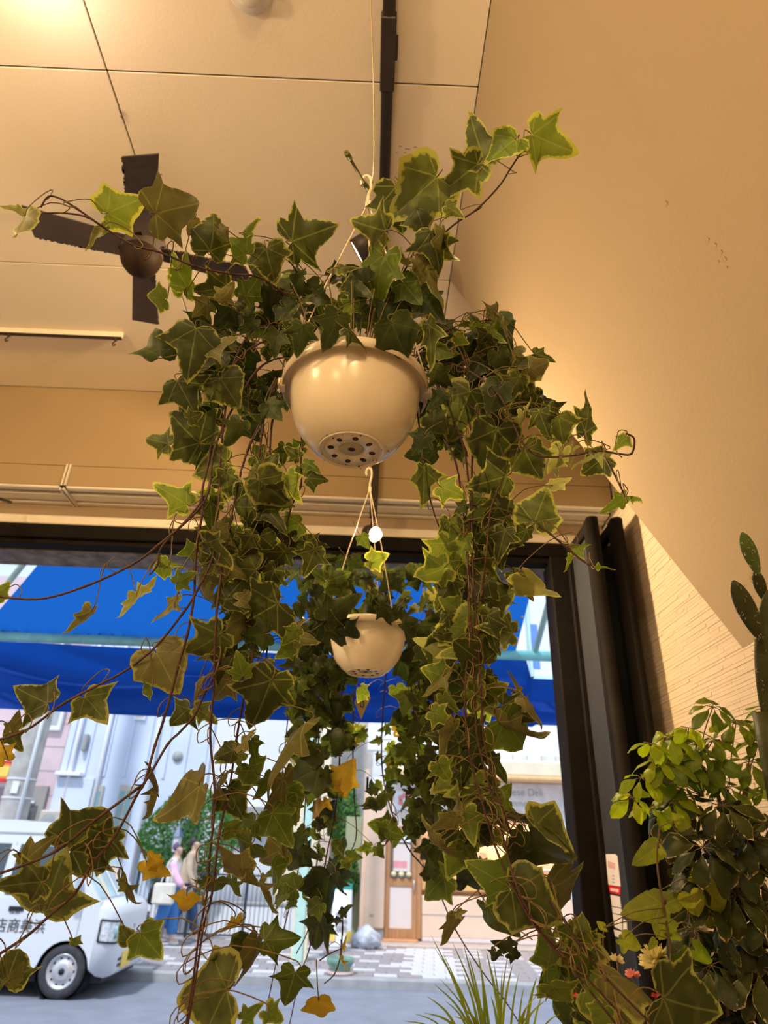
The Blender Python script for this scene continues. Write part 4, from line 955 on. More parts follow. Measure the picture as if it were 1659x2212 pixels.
obj('case_strap', MB().tube([(pa.x - .18, 13.33, 1.18), (pa.x - .05, 13.25, 1.40)], .015, 6), M['black'], bk)
# ================================================================== ivy baskets
HALF = {
 0: [(.0,-.01),(.07,-.14),(.20,-.21),(.34,-.16),(.40,-.04),(.37,.07),(.46,.16),(.57,.26),(.50,.31),(.38,.36),(.30,.44),(.25,.56),(.17,.74),(.08,.90)],
 1: [(.0,.0),(.06,-.12),(.17,-.19),(.28,-.14),(.33,-.03),(.27,.07),(.38,.18),(.53,.36),(.42,.35),(.27,.36),(.20,.46),(.18,.60),(.12,.78),(.05,.92)],
 2: [(.0,.0),(.10,-.16),(.24,-.20),(.38,-.12),(.44,.02),(.44,.14),(.48,.24),(.50,.32),(.43,.40),(.36,.48),(.30,.58),(.23,.70),(.14,.85),(.06,.95)],
 4: [(.0,.0),(.08,-.11),(.19,-.15),(.31,-.10),(.37,.02),(.44,.10),(.55,.17),(.66,.24),(.52,.29),(.37,.35),(.28,.44),(.22,.58),(.14,.77),(.06,.91)],
 3: [(.0,.0),(.05,-.10),(.13,-.15),(.23,-.10),(.27,.0),(.24,.09),(.34,.15),(.46,.22),(.34,.28),(.22,.33),(.17,.46),(.14,.62),(.09,.80),(.04,.93)],
}
 
def leaf_outline(kind, r2):
    R_ = []; L_ = []
    for i, (x, y) in enumerate(HALF[kind]):
        if i == 0: continue
        j = r2.uniform(-.018, .018)
        R_.append((x*(1 + r2.uniform(-.05, .05)), y + j)); L_.append((-x*(1 + r2.uniform(-.07, .07)), y + r2.uniform(-.02, .02)))
    return [HALF[kind][0]] + R_ + [(0, 1.0)] + L_[::-1]
LEAFC = {}
def leaf_mesh(kind, style, curl, seed):
    key = (kind, style, curl, seed)
    if key in LEAFC: return LEAFC[key]
    r2 = random.Random(kind*31 + seed*7 + 1)
    out = leaf_outline(kind, r2); n = len(out); c = (0, .20)
    rings = (.36, .70, .88, 1.0)
    vs = [c]; mg = [0.0]
    for t in rings:
        for (x, y) in out: vs.append((c[0] + (x - c[0])*t, c[1] + (y - c[1])*t)); mg.append(t)
    fs = [(0, 1 + i, 1 + (i+1) % n) for i in range(n)]
    for k in range(len(rings) - 1):
        a, b_ = 1 + k*n, 1 + (k+1)*n
        for i in range(n): fs.append((a+i, b_+i, b_+(i+1) % n, a+(i+1) % n))
    fold, droop, twist, wave = ((.15, .45, .15, .03), (.45, .85, -.35, .045), (-.30, .60, .40, .05), (.95, 1.0, .6, .06), (.25, -.55, -.25, .05))[curl]
    ph = r2.uniform(0, 6)
    v3 = []
    for (x, y), m in zip(vs, mg):
        z = -fold * abs(x)**1.25 + wave * math.sin(8*x + ph) * m * m + wave*.8*math.sin(10*y + ph*2)*m*m + .02*math.sin(abs(x)*16)*(1-m)
        tw = twist * (y - .1); x2 = x*math.cos(tw) + z*math.sin(tw); z2 = -x*math.sin(tw) + z*math.cos(tw)
        f = droop * max(y, -.1); y2 = math.sin(f)/droop + z2*math.sin(f) if y > -.1 else y; z3 = z2*math.cos(f) - (1 - math.cos(f))/droop
        v3.append((x2, y2*1.04, z3))
    me = bpy.data.meshes.new('leaf'); me.from_pydata(v3, [], fs)
    me.polygons.foreach_set('use_smooth', [True]*len(fs))
    at_ = me.attributes.new('margin', 'FLOAT', 'POINT'); at_.data.foreach_set('value', mg)
    uv = me.uv_layers.new(name='leaf')
    for lp in me.loops: uv.data[lp.index].uv = vs[lp.vertex_index]
    me.materials.append(LM[style]); me.update()
    LEAFC[key] = me; return me

class Plant:
    def __init__(s, root, seed):
        s.root = root; s.vines = []; s.rnd = random.Random(seed); s.n = 0; s.overflow = {}; s.bases = []
    def vine(s, pts, r0=.0026, r1=.0016, m='vine'):
        P = catmull(pts, 6); s.vines.append([P, r0, r1, m, []]); return P
    def place(s, Pb, Pt, style, w=1.0, roll=None, kind=None, curl=None, stalk=True, facing=None):
        r = s.rnd; y = Pt - Pb; ln = y.length
        if ln < 1e-4: return
        y.normalize(); n = (facing or (CAM - Pb)).normalized(); n = n - y*n.dot(y)
        if n.length < 1e-4: n = y.orthogonal()
        n.normalize(); sxx = 1.0
        if w >= 1: sxx = w; a = r.uniform(-.25, .25) if roll is None else roll
        elif w < .45:
            sxx = .66; kind = 3 if kind is None else kind
            a = (math.acos(max(.15, min(1, w/.66))) * r.choice((-1, 1))) if roll is None else roll
        else: a = (math.acos(max(.12, w)) * r.choice((-1, 1))) if roll is None else roll
        n = Matrix.Rotation(a, 3, y) @ n; x = y.cross(n)
        kd = kind if kind is not None else r.choice((0, 0, 1, 1, 2, 3, 4))
        cu = curl if curl is not None else r.choice((0, 0, 1, 1, 2, 4) if w >= .55 else (1, 1, 3, 4))
        me = leaf_mesh(kd, style, cu, r.randrange(2))
        Mx = Matrix(((x.x*ln*sxx, y.x*ln, n.x*ln, Pb.x), (x.y*ln*sxx, y.y*ln, n.y*ln, Pb.y), (x.z*ln*sxx, y.z*ln, n.z*ln, Pb.z), (0,0,0,1)))
        if s.n < 298: put('leaf', me, Mx, s.root); s.n += 1
        else: s.overflow.setdefault(style, []).append((me, Mx))
        if stalk: s.bases.append((Pb.copy(), y.copy(), ln))
    def finish(s):
        for style, L_ in s.overflow.items():
            V = []; Fc = []; mg = []; uvs = []
            for me, Mx in L_:
                b_ = len(V); V += [tuple(Mx @ v.co) for v in me.vertices]
                mg += [d.value for d in me.attributes['margin'].data]
                for p in me.polygons: Fc.append(tuple(b_ + i for i in p.vertices))
                uvs += [tuple(d.uv) for d in me.uv_layers['leaf'].data]
            me = bpy.data.meshes.new('foliage'); me.from_pydata(V, [], Fc); me.polygons.foreach_set('use_smooth', [True]*len(Fc))
            a = me.attributes.new('margin', 'FLOAT', 'POINT'); a.data.foreach_set('value', mg)
            uv = me.uv_layers.new(name='leaf')
            for i, u in enumerate(uvs): uv.data[i].uv = u
            me.materials.append(LM[style]); o = obj('foliage', me, None, s.root, kind='stuff')
        for Pb, y, ln in s.bases:
            best = None; bc = 9; used = s.__dict__.setdefault('used', {})
            for vi, (P, r0, r1, m, st) in enumerate(s.vines):
                for i in range(0, len(P), 2):
                    d = (P[i] - Pb).length; cst = abs(d - .05) + (.03 if P[i].z < Pb.z - .03 else 0) + .02*used.get((vi, i//8), 0)
                    if cst < bc: bc = cst; best = (d, vi, i)
            if best: used[(best[1], best[2]//8)] = used.get((best[1], best[2]//8), 0) + 1
            back = Pb - y * min(.05, ln*.5)
            if best and best[0] < .17:
                Q = s.vines[best[1]][0][best[2]]; P_ = s.vines[best[1]][0]; dv_ = (P_[min(best[2] + 2, len(P_)-1)] - P_[max(best[2] - 2, 0)]).normalized()
                e_ = (Q - Pb).normalized(); k_ = min(.030, best[0]*.5) if best[0] > .045 else .004
                pts = catmull([Pb + y*.002, Pb*.72 + back*.28 + Vector((0, 0, .006)), Q - e_*best[0]*.35 + Vector((0, 0, .02 + .1*best[0])), Q + e_*k_*.55 + Vector((0, 0, .014)), Q + e_*k_*.6 + dv_*k_*.25, Q], 3)
                s.vines[best[1]][4].append(pts)
            elif best:
                s.vines[best[1]][4].append(catmull([Pb + y*.002, back + Vector((0,0,.004)), back - y*.02 + Vector((0,0,.016))], 3))
        for P, r0, r1, m, st in s.vines:
            n = len(P); mb = MB().tube(P, [(r0 + (r1 - r0)*i/(n-1)) * (1.25 if i % 12 == 6 else 1) for i in range(n)], 6)
            obj('vine', mb, M[m], s.root)
        sk = MB()
        for P, r0, r1, m, st in s.vines:
            for q in st: sk.tube(q, [.0009]*(len(q)-1) + [.0013], 5)
        obj('leaf_stalks', sk, M['stalk'], s.root, kind='stuff')

def pot(root, C, sc, pm='pot', name='pot'):
    """wide bowl basket with rolled rim, clip lugs and a drained foot; C is the rim centre"""
    prof = [(.1335, .0), (.1365, -.003), (.1365, -.010), (.1300, -.014), (.1275, -.030), (.1265, -.034)]
    prof = [(.1265, .004), (.1325, .004), (.1345, .001), (.1350, -.006), (.1335, -.017), (.1322, -.017), (.1310, -.006), (.1200, -.004), (.1185, -.008), (.1180, -.022), (.1150, -.045), (.1095, -.068), (.1005, -.090), (.0885, -.109), (.0735, -.1255), (.060, -.1350), (.0560, -.137), (.052, -.1335), (.0485, -.1335), (.0480, -.1355), (.024, -.1355), (.0235, -.133), (.0005, -.133)]
    m = MB().lathe([(r_*sc, h*sc) for r_, h in prof], C, 64)
    inner = [(.1265, .004), (.1150, -.006), (.1125, -.045), (.098, -.088), (.06, -.126), (.0005, -.130)]
    m.lathe([(r_*sc, h*sc) for r_, h in inner], C, 48)
    p = obj(name, m, M[pm], root)
    for a in (R(186), R(-4), R(75)):
        u = Vector((math.cos(a), math.sin(a), 0)); v = Vector((-u.y, u.x, 0)); c = Vector(C) + u*.136*sc
        lug = MB().bbox((-.010*sc, -.011*sc, -.020*sc), (.004*sc, .011*sc, -.002*sc), .002*sc)
        lug.v = [tuple(c + u*q[0] + v*q[1] + Vector((0,0,q[2]))) for q in lug.v]
        lug.tube([c + u*.002*sc + v*(.013*sc*math.cos(b_)) + Vector((0,0, -.012*sc + .010*sc*math.sin(b_))) for b_ in [k*math.pi/8 for k in range(-2, 13)]], .0026*sc, 6)
        obj('clip_lug', lug, M[pm], p)
    ring = MB().lathe([(.058*sc, -.1362*sc), (.0575*sc, -.1385*sc), (.0545*sc, -.1385*sc), (.053*sc, -.1352*sc)], C, 48)
    obj('foot_ring', ring, M[pm], p)
    r2 = random.Random(11); hl = mesh_of('drain_hole', MB().lathe([(.0005, 0), (.0052, 0), (.0058, .0008), (.0005, .0010)], (0,0,0), 10), M['hole'])
    for k in range(9):
        a = k * math.pi/4 + .2; rr_ = .0365*sc if k < 8 else 0.0
        c = Vector(C) + Vector((rr_*math.cos(a), rr_*math.sin(a), -.1368*sc if k < 8 else -.1352*sc))
        put('drain_hole', hl, Matrix.Translation(c) @ Matrix.Rotation(a, 4, 'Z') @ Matrix.Diagonal((sc*r2.uniform(.9, 1.2), sc*r2.uniform(.7, 1.0), sc, 1)), p)
    obj('foot_hub', MB().lathe([(.0005, -.1342*sc), (.0205*sc, -.1342*sc), (.0215*sc, -.1330*sc)], C, 32), mat('dull_plastic', (0.40, 0.33, 0.22), .5), p)
    st = MB()
    for k in range(26):
        a = r2.uniform(0, 6.28); rr_ = r2.uniform(.046, .064)*sc; s_ = r2.uniform(.0004, .0012)
        zz = -.1372*sc if rr_ < .0545*sc else None
        if zz is None: zz = (-.1355 - (.060*sc - rr_)/sc*.2)*sc - .0006
        c = Vector(C) + Vector((rr_*math.cos(a), rr_*math.sin(a), zz)); st.box(c - Vector((s_, s_, .0008)), c + Vector((s_, s_, .0003)))
    obj('dirt_speck', st, M['hole'], p)
    obj('soil', MB().lathe([(.0005, -.012*sc), (.112*sc, -.016*sc)], C, 32), M['soil'], root)
    return p
def hanger(root, C, sc, hook, angs, up=Vector((0,0,1))):
    hk = Vector(hook)
    for a in angs:
        u = Vector((math.cos(a), math.sin(a), 0)); e = Vector(C) + u*.137*sc + Vector((0,0,-.01))
        obj('hanger_strap', MB().tube([e, e + (hk - e)*.5, hk - Vector((0,0,.035))], .0016, 6), M['hanger'], root)
    h = MB().tube(catmull([hk - Vector((0,0,.04)), hk - Vector((0,0,.015)), hk + Vector((.004,0,.012)), hk + Vector((.002,0,.036)), hk + Vector((-.008,0,.042)), hk + Vector((-.014,0,.030)), hk + Vector((-.013,0,.014))], 5), .0034, 8)
    h.bbox((hk.x - .005, hk.y - .003, hk.z - .048), (hk.x + .005, hk.y + .003, hk.z - .030), .001)
    obj('hanger_hook', h, M['hanger'], root)

# ---- near basket
C1 = at(768, 838, d=1.2)
near = thing('hanging_ivy_basket', 'large cream hanging pot in front with variegated ivy trailing all around', 'potted plant', (C1.x, C1.y, C1.z - .1385))
pot(near, C1, 1.0)
hanger(near, C1, 1.0, at(797, 412, d=1.235), (R(186), R(-4), R(75)))
IV = Plant(near, 21)
def D1(y): return 1.16 if y < 850 else 1.16 - (y - 850)/1362*.26
def fwd(x, y): return -.075 if (y > 1900 and x > 1090) or (y > 1480 and x < 330) or (y > 1700 and x < 480) else (-.05 if (y > 1300 and x < 420) or (y > 1050 and x < 480) or (1120 < y and 985 < x < 1130) else 0)
def vp1(L_, dd=0): return [at(p[0], p[1], d=(p[2] if len(p) > 2 else D1(p[1])) + dd + fwd(p[0], p[1])) for p in L_]
V1 = [
 [(630,760,1.26),(585,735,1.18),(520,770),(478,850),(462,930),(448,1010),(437,1060),(437,1110),(428,1160),(421,1230),(419,1290),(405,1370),(386,1435),(372,1490),(352,1560),(335,1610),(312,1690),(297,1715),(258,1790),(232,1828),(198,1868),(163,1928),(105,1980),(55,2024),(-40,2085)],
 [(640,740,1.27),(590,705,1.19),(540,720),(500,800),(485,900),(475,1000),(474,1068),(468,1112),(463,1172),(455,1218),(418,1290),(395,1325),(345,1388),(300,1428),(255,1458),(140,1518),(55,1578),(-40,1608)],
 [(630,780,1.27),(600,820,1.19),(575,880),(560,980),(545,1080),(540,1180),(530,1260),(515,1330),(485,1402),(460,1462),(440,1502),(420,1545),(388,1582),(362,1608),(318,1682),(296,1704),(200,1776),(125,1836),(32,1876),(-50,1900)],
 [(625,770,1.26),(555,800,1.18),(470,950),(450,1060),(420,1110),(343,1177),(283,1221),(185,1266),(82,1294),(-40,1284)],
 [(450,1060),(415,1110),(350,1180),(340,1220),(325,1240)],
 [(625,800,1.27),(590,900,1.17),(580,1040),(565,1180),(550,1340),(545,1420),(528,1500),(512,1590),(496,1700),(474,1800),(458,1930),(440,2000),(428,2080),(416,2150),(402,2240)],
 [(620,820,1.26),(540,960),(500,1120),(470,1300),(462,1480),(455,1560),(455,1610),(463,1690),(462,1760),(452,1860),(447,1930),(430,2020),(418,2110),(398,2240)],
 [(640,900,1.26),(652,945,1.2),(650,1000),(650,1050),(632,1090),(617,1140),(602,1200),(590,1300),(575,1420)],
 [(615,810,1.26),(568,885),(569,925),(576,962),(562,1012),(548,1060)],
 [(660,690,1.18),(640,655,1.18),(600,625,1.15),(555,597,1.12),(500,592,1.1),(420,575,1.08),(345,545,1.06),(288,530,1.04),(225,492,1.02),(165,450,1.0),(128,428,1.0),(104,425,1.0),(88,448,1.0)],
 [(228,494,1.02),(190,470,1.0),(145,461,1.0),(85,461,.99),(52,466,.98)],
 [(790,720,1.2),(815,680,1.18),(840,640,1.17),(870,592,1.15),(903,533,1.13),(948,512,1.12),(985,482,1.1),(1030,452,1.08),(1078,402,1.06),(1102,365,1.05),(1124,332,1.05)],
 [(840,720,1.2),(880,660,1.18),(905,590,1.17),(908,520,1.16),(900,470,1.14)],
 [(850,720,1.2),(895,660,1.19),(918,600,1.18),(912,520,1.18)],
 [(740,710,1.2),(690,650,1.2),(650,600,1.18),(625,562,1.16)],
 [(900,760,1.2),(945,735,1.17),(985,745,1.15),(1005,785,1.13),(1010,800)],
 [(900,770,1.2),(960,720,1.16),(1000,700,1.14),(1065,690,1.12)],
 [(920,790,1.27),(945,830,1.2),(968,882),(1000,960),(1010,1022),(1016,1100),(1010,1200),(1014,1300),(1020,1400),(1026,1500),(1032,1600),(1058,1700),(1085,1800),(1112,1902),(1160,2000),(1240,2082),(1330,2180),(1400,2250)],
 [(912,850,1.27),(925,890,1.2),(955,940),(985,1002),(1000,1100),(1012,1240),(1014,1350),(1004,1500),(1010,1600),(1022,1662),(1050,1762),(1078,1850),(1145,1985),(1200,2052),(1290,2160),(1350,2240)],
 [(925,800,1.26),(985,870,1.18),(1018,930),(1019,1050),(1020,1200),(1030,1350),(1038,1480),(1046,1600),(1070,1700),(1100,1790),(1132,1870),(1200,1962),(1290,2090),(1420,2225)],
 [(900,880,1.2),(912,970,1.16),(920,1032),(930,1082),(945,1130),(966,1162)],
 [(930,770,1.2),(1010,800,1.14),(1075,850,1.1),(1110,920,1.08),(1130,958,1.06),(1165,985,1.05),(1230,985,1.04),(1290,974,1.03),(1335,980,1.02),(1364,980,1.01),(1370,948,1.0),(1352,936,1.0)],
 [(1305,985,1.03),(1322,1015,1.02),(1342,1055,1.02),(1351,1074,1.02)],
 [(1010,1090),(1080,1100),(1150,1130),(1188,1153,1.04),(1220,1180,1.03),(1252,1206,1.02),(1286,1230,1.01)],
 [(960,840,1.17),(1040,900,1.12),(1090,1000,1.08),(1060,1100,1.06),(1050,1200,1.05),(1040,1300)],
]
for v in V1: IV.vine(vp1(v, .03), .0021 if len(v) > 6 else .0016, .0019 if v[-1][0] < 0 else .0015)
# leaf list: base x, base y, tip x, tip y, width, tone
LV1 = """231 460 308 427 1.0 b;55 465 48 523 .5 t;52 462 14 440 .4 p;335 461 340 511 1.1 t;340 462 430 438 .75 t;227 491 178 530 .4 t;398 629 390 554 .6 b;355 646 319 641 1.2 b;406 625 440 548 .5 b;
454 542 473 463 .9 g;420 472 398 510 .7 t;472 492 492 516 .8 t;524 504 550 458 .35 b;531 549 498 519 1.3 b;575 535 588 602 1.2 g;630 522 708 494 1.35 g;490 617 420 640 .9 g;478 648 510 610 1.2 t;447 655 413 682 1.3 t;500 663 466 701 1.2 d;
424 711 406 800 1.05 g;346 769 336 708 .9 d;350 762 387 759 1 d;450 754 512 737 .6 t;601 720 592 762 1.1 d;654 704 645 759 1.2 d;609 696 640 641 .4 g;587 655 563 629 1.5 d;610 660 640 690 1.1 d;550 690 520 720 1 d;530 640 560 600 1 m;
833 499 769 482 1.45 g;856 402 872 482 1.15 g;944 382 872 448 1.1 g;1033 354 954 417 1.05 g;1045 346 1025 280 1.1 g;1114 301 1068 330 .8 b;1149 291 1226 323 1.15 b;899 449 914 488 1.3 g;965 445 996 467 1.1 g;932 500 952 568 .9 g;940 520 972 560 .8 g;955 498 960 596 .3 t;829 551 806 640 .75 b;879 571 826 558 .5 t;896 561 924 614 .7 t;932 561 936 664 .4 t;730 581 768 570 .7 g;728 580 708 592 .6 t;796 612 760 591 1.1 d;730 682 706 747 1.15 d;859 653 834 697 1.1 d;846 697 875 764 1.15 d;750 713 805 747 .5 g;925 701 942 783 .55 g;757 612 800 640 1 d;690 615 665 640 1 d;680 640 712 650 .9 d;800 660 830 690 1 d;765 650 740 690 1 b;910 640 950 690 1 d;870 610 905 650 1.1 m;
384 823 413 881 1.15 g;477 818 507 866 1.35 g;404 816 425 850 1.1 d;431 957 367 900 1.35 g;408 905 435 893 1.4 g;365 960 307 941 .7 g;367 968 394 999 .9 g;519 912 488 965 1.15 d;490 997 416 1021 1.0 g;488 1021 493 1071 1.1 g;404 1090 334 1047 1.1 b;572 1015 597 980 1.4 g;645 987 618 968 1.2 g;577 874 606 907 1.3 d;560 1018 515 1076 .6 t;560 1035 618 1086 1.0 g;546 1096 495 1094 1.2 g;
469 1142 507 1169 1.1 t;544 1157 536 1104 .9 g;544 1150 517 1198 .8 g;553 1231 478 1224 1.25 g;560 1225 568 1174 1 g;445 1174 505 1212 .6 g;420 1188 390 1195 1.1 b;680 1186 633 1190 1.5 g;682 1190 659 1243 1.0 g;382 1260 416 1239 1.2 b;295 1287 273 1349 .45 p;300 1285 347 1261 .5 p;382 1289 345 1347 .55 t;430 1241 442 1321 .5 t;478 1256 477 1321 .55 t;476 1370 425 1322 1.3 g;480 1368 500 1295 .9 g;470 1372 404 1421 .8 g;599 1304 529 1345 1.15 g;601 1302 585 1258 1.1 g;577 1369 529 1376 1.0 d;613 1380 647 1327 .4 t;336 1408 382 1486 1.0 t;334 1405 322 1365 1.2 t;586 1469 541 1589 .95 g;495 1469 457 1515 .7 t;498 1465 527 1440 .9 t;524 1459 515 1416 1.2 b;408 1531 367 1563 1.2 g;425 1530 466 1555 .9 g;430 1469 396 1543 .35 t;660 1562 525 1690 .30 t;541 1587 485 1652 .35 t;503 1621 473 1634 1.1 g;543 1599 551 1633 1.2 m;640 1360 612 1390 1 b;630 1400 600 1420 1 b;
431 1694 363 1771 .6 t;478 1677 418 1786 .22 t;339 1718 336 1778 .22 t;341 1718 349 1648 .2 t;493 1708 522 1757 1.1 g;551 1774 517 1805 1.1 m;611 1682 589 1824 .3 t;589 1757 621 1812 1.0 m;543 1824 517 1862 1.2 m;524 1882 454 1851 .6 t;526 1880 553 1918 .7 t;466 1901 459 1945 1.1 m;560 1901 568 1986 .25 t;404 1933 396 1978 1.0 y;408 1930 440 1905 .9 y;305 2017 341 2058 1.3 b;303 2015 289 2056 .9 b;522 1988 476 2034 .35 y;490 2137 392 2150 1.25 g;488 2135 449 2070 .9 g;490 2140 464 2200 1.0 g;539 2029 519 2171 .5 d;560 2031 543 2147 .45 t;572 2031 635 2029 1.15 m;637 2099 618 2169 1.2 m;524 2202 563 2171 1 b;577 2183 613 2212 1.1 b;688 2159 693 2203 1.2 y;505 1985 500 2020 .5 y;320 1860 355 1890 .9 y;322 1875 350 1865 .8 y;
94 1967 126 1874 1.1 g;90 1906 12 1906 .8 g;48 1862 64 1813 1.0 t;60 1854 103 1812 .8 t;152 1833 240 1760 .9 g;156 1836 148 1894 1.1 g;228 1802 205 1891 1.15 g;230 1800 282 1771 1.1 g;260 1898 276 1988 .4 t;14 2126 37 2048 1.1 g;20 2120 50 2088 .8 t;159 2040 174 2018 1.0 b;277 2034 262 2006 1.0 g;103 1519 46 1495 1.1 g;107 1515 140 1545 1 g;183 1505 226 1550 1.2 g;185 1505 150 1470 .8 g;25 1578 45 1540 .8 t;22 1582 42 1622 1.2 g;198 1319 151 1390 .4 t;361 1223 331 1230 1.2 b;364 1216 405 1216 .4 b;325 1488 304 1495 1.2 b;-5 1290 14 1262 .9 b;10 1640 -15 1600 1 y;270 1905 290 1940 .5 t;
1015 846 976 946 1.1 g;1020 842 1075 864 1.0 g;1053 876 1093 924 .9 g;1073 927 1050 1026 .95 g;1132 968 1161 1035 1.15 g;1095 1028 1024 1051 1.2 g;1207 900 1214 961 1.1 g;1154 847 1125 857 1.6 g;1144 799 1188 780 .7 t;1150 800 1180 830 .9 t;1111 753 1091 806 .5 t;1067 691 1094 654 .5 t;1084 691 1089 734 .4 t;1053 720 1034 741 1.4 g;1014 681 1048 688 .5 g;1010 700 990 702 .8 g;1000 720 980 718 .8 m;985 730 1010 745 .9 b;1123 814 1089 871 1.1 g;1132 893 1123 956 .35 p;1134 890 1157 862 .4 p;1263 935 1284 855 .55 g;1304 988 1264 1021 1.2 g;1307 973 1231 985 .35 p;1352 943 1332 971 .8 b;1351 1073 1312 1106 .7 b;1352 1072 1395 1063 .25 b;1215 971 1198 1021 .8 p;1200 985 1190 1030 .7 p;1230 960 1240 1000 .7 p;1191 1051 1225 1028 .6 p;1154 1130 1178 1065 1.15 g;1150 1132 1212 1121 .8 g;1094 1117 1019 1123 1.1 g;1096 1115 1085 1070 1.1 g;1091 1145 1075 1203 1.15 g;1137 1145 1123 1188 .8 g;961 1227 893 1256 1.1 b;977 1253 938 1309 .9 g;1058 1297 1120 1278 1.25 g;1060 1300 1075 1335 1.2 g;1034 1208 1077 1261 .9 g;1132 1244 1190 1299 .6 p;952 1051 1000 1070 1.1 b;913 1012 925 1085 .6 g;960 1055 955 1095 1 b;971 1123 973 1179 .8 g;1002 1159 968 1210 .6 b;1041 1075 1020 1100 1.3 g;1000 1260 985 1330 .9 d;1005 1090 985 1110 1 d;1075 760 1090 800 1 d;1040 770 1060 810 1.2 d;1000 760 1030 790 1.2 d;960 760 990 800 1.2 d;940 800 975 840 1.2 d;930 900 960 930 1.2 d;960 850 930 880 1.2 d;920 940 895 975 1.2 d;1080 830 1060 880 1 d;1165 890 1185 940 1 g;1120 790 1140 770 1 g;
1108 1368 1046 1353 1.0 g;1110 1370 1142 1380 1.1 g;1044 1433 985 1390 1.1 g;966 1404 906 1385 .8 p;968 1404 1004 1440 .8 p;959 1459 924 1508 .6 t;960 1456 976 1424 .5 t;960 1462 917 1445 1.2 b;995 1361 940 1375 .9 g;990 1317 956 1295 1.1 b;990 1320 1000 1355 1.1 b;1130 1508 1188 1561 .4 t;1128 1504 1113 1447 .4 t;1087 1556 1060 1508 1.4 b;1091 1558 1147 1623 1.05 b;1095 1555 1152 1553 .9 b;1077 1558 1173 1638 .35 t;935 1537 973 1561 .7 b;933 1537 905 1551 .8 b;978 1563 940 1635 .4 t;959 1500 984 1539 .6 b;1010 1500 1020 1540 1 b;
948 1650 978 1694 1.1 b;946 1648 918 1656 1.2 b;948 1646 980 1622 .9 b;993 1667 1055 1685 .9 g;983 1767 935 1803 .6 t;985 1764 997 1706 .4 t;947 1825 903 1781 .4 t;949 1827 1009 1890 .35 t;1070 1738 1101 1702 1.3 b;1160 1781 1243 1812 .6 g;1155 1780 1096 1765 .5 g;1005 1752 1024 1812 1.1 b;1145 1808 1219 1892 .75 d;1130 1800 1100 1840 1 d;1099 1916 1028 1872 .95 b;1105 1923 1195 1981 1.15 g;1105 1920 1122 1853 1.1 g;1103 1925 1101 2022 .8 g;1181 1916 1241 2029 .9 t;1178 1914 1246 1901 .9 t;984 1978 966 2051 .55 t;986 1976 1006 1965 .8 t;1053 1961 1099 2041 .6 m;1072 2055 1065 2082 1.1 d;1106 2046 1070 2043 .6 d;1103 2060 1132 2072 .9 d;1205 2089 1166 2014 .65 b;1207 2092 1212 2181 .5 b;1259 2025 1268 1974 .8 b;1258 2025 1304 2046 .45 b;1253 2034 1262 2124 .9 g;1307 2103 1455 2129 .5 t;1434 2157 1554 2196 1.2 g;1436 2155 1416 2094 1.1 g;1430 2160 1380 2190 1 g;1304 2178 1286 2225 1 b;1250 2110 1230 2060 1 b;1340 2160 1400 2190 .9 b;1500 2208 1536 2190 1.1 b;1330 2200 1300 2240 1 b;1230 2000 1290 2050 .7 b;1190 2130 1230 2180 .8 b;1235 1187 1269 1167 .7 b;1235 1200 1230 1238 .4 b;1281 1227 1326 1222 .4 b"""
LV1_ = [e.split() for e in LV1.replace('\n', '').split(';') if e.strip()]
def merge_lobes(E_):
    """entries that share a base are lobes of one leaf: the longest gives its axis"""
    out = []
    for e in E_:
        f = [float(v) for v in e[:5]] + [e[5]]; ln = math.hypot(f[2]-f[0], f[3]-f[1])
        hit = None
        if f[4] >= .7:
            for o in out:
                if o[4] >= .7 and o[5] == f[5] and math.hypot(o[0]-f[0], o[1]-f[1]) < 9: hit = o; break
        if hit is None: out.append(f); continue
        l2 = math.hypot(hit[2]-hit[0], hit[3]-hit[1]); k = max(ln, l2)
        m_ = [(a + b_)/2 for a, b_ in zip(hit[:2], f[:2])]
        if ln > l2: hit[2], hit[3] = f[2], f[3]
        hit[4] = 1.2
    return out
LV1_ = merge_lobes(LV1_)
for e in LV1_:
    bx_, by_, tx_, ty_, w_f = map(float, e[:5]); stl = e[5]; g = ((1.34 if by_ < 560 and bx_ > 700 else 1.24) if w_f > .5 else 1.08) if stl not in 't' else 1.10
    tx_ = bx_ + (tx_ - bx_)*g; ty_ = by_ + (ty_ - by_)*g; w_f *= 1.05
    d0 = D1(by_) + IV.rnd.uniform(-.035, .03)
    if by_ < 600: d0 = 1.16 - max(0, abs(bx_ - 760) - 120) * .00025 + IV.rnd.uniform(-.02, .02)
    if by_ < 800 and stl == 'd': d0 += .04
    if 635 < bx_ < 935 and 640 < by_ < 765 and ty_ > 735: d0 = 1.075 + IV.rnd.uniform(-.01, .01)
    Pb = at(bx_, by_, d=d0); lp = math.hypot(tx_ - bx_, ty_ - by_) / FPX * d0
    Pt = at(tx_, ty_, d=d0 + lp * IV.rnd.uniform(-.35, .35))
    IV.place(Pb, Pt, stl, w_f * (1.0 if w_f >= 1 else 1.0))
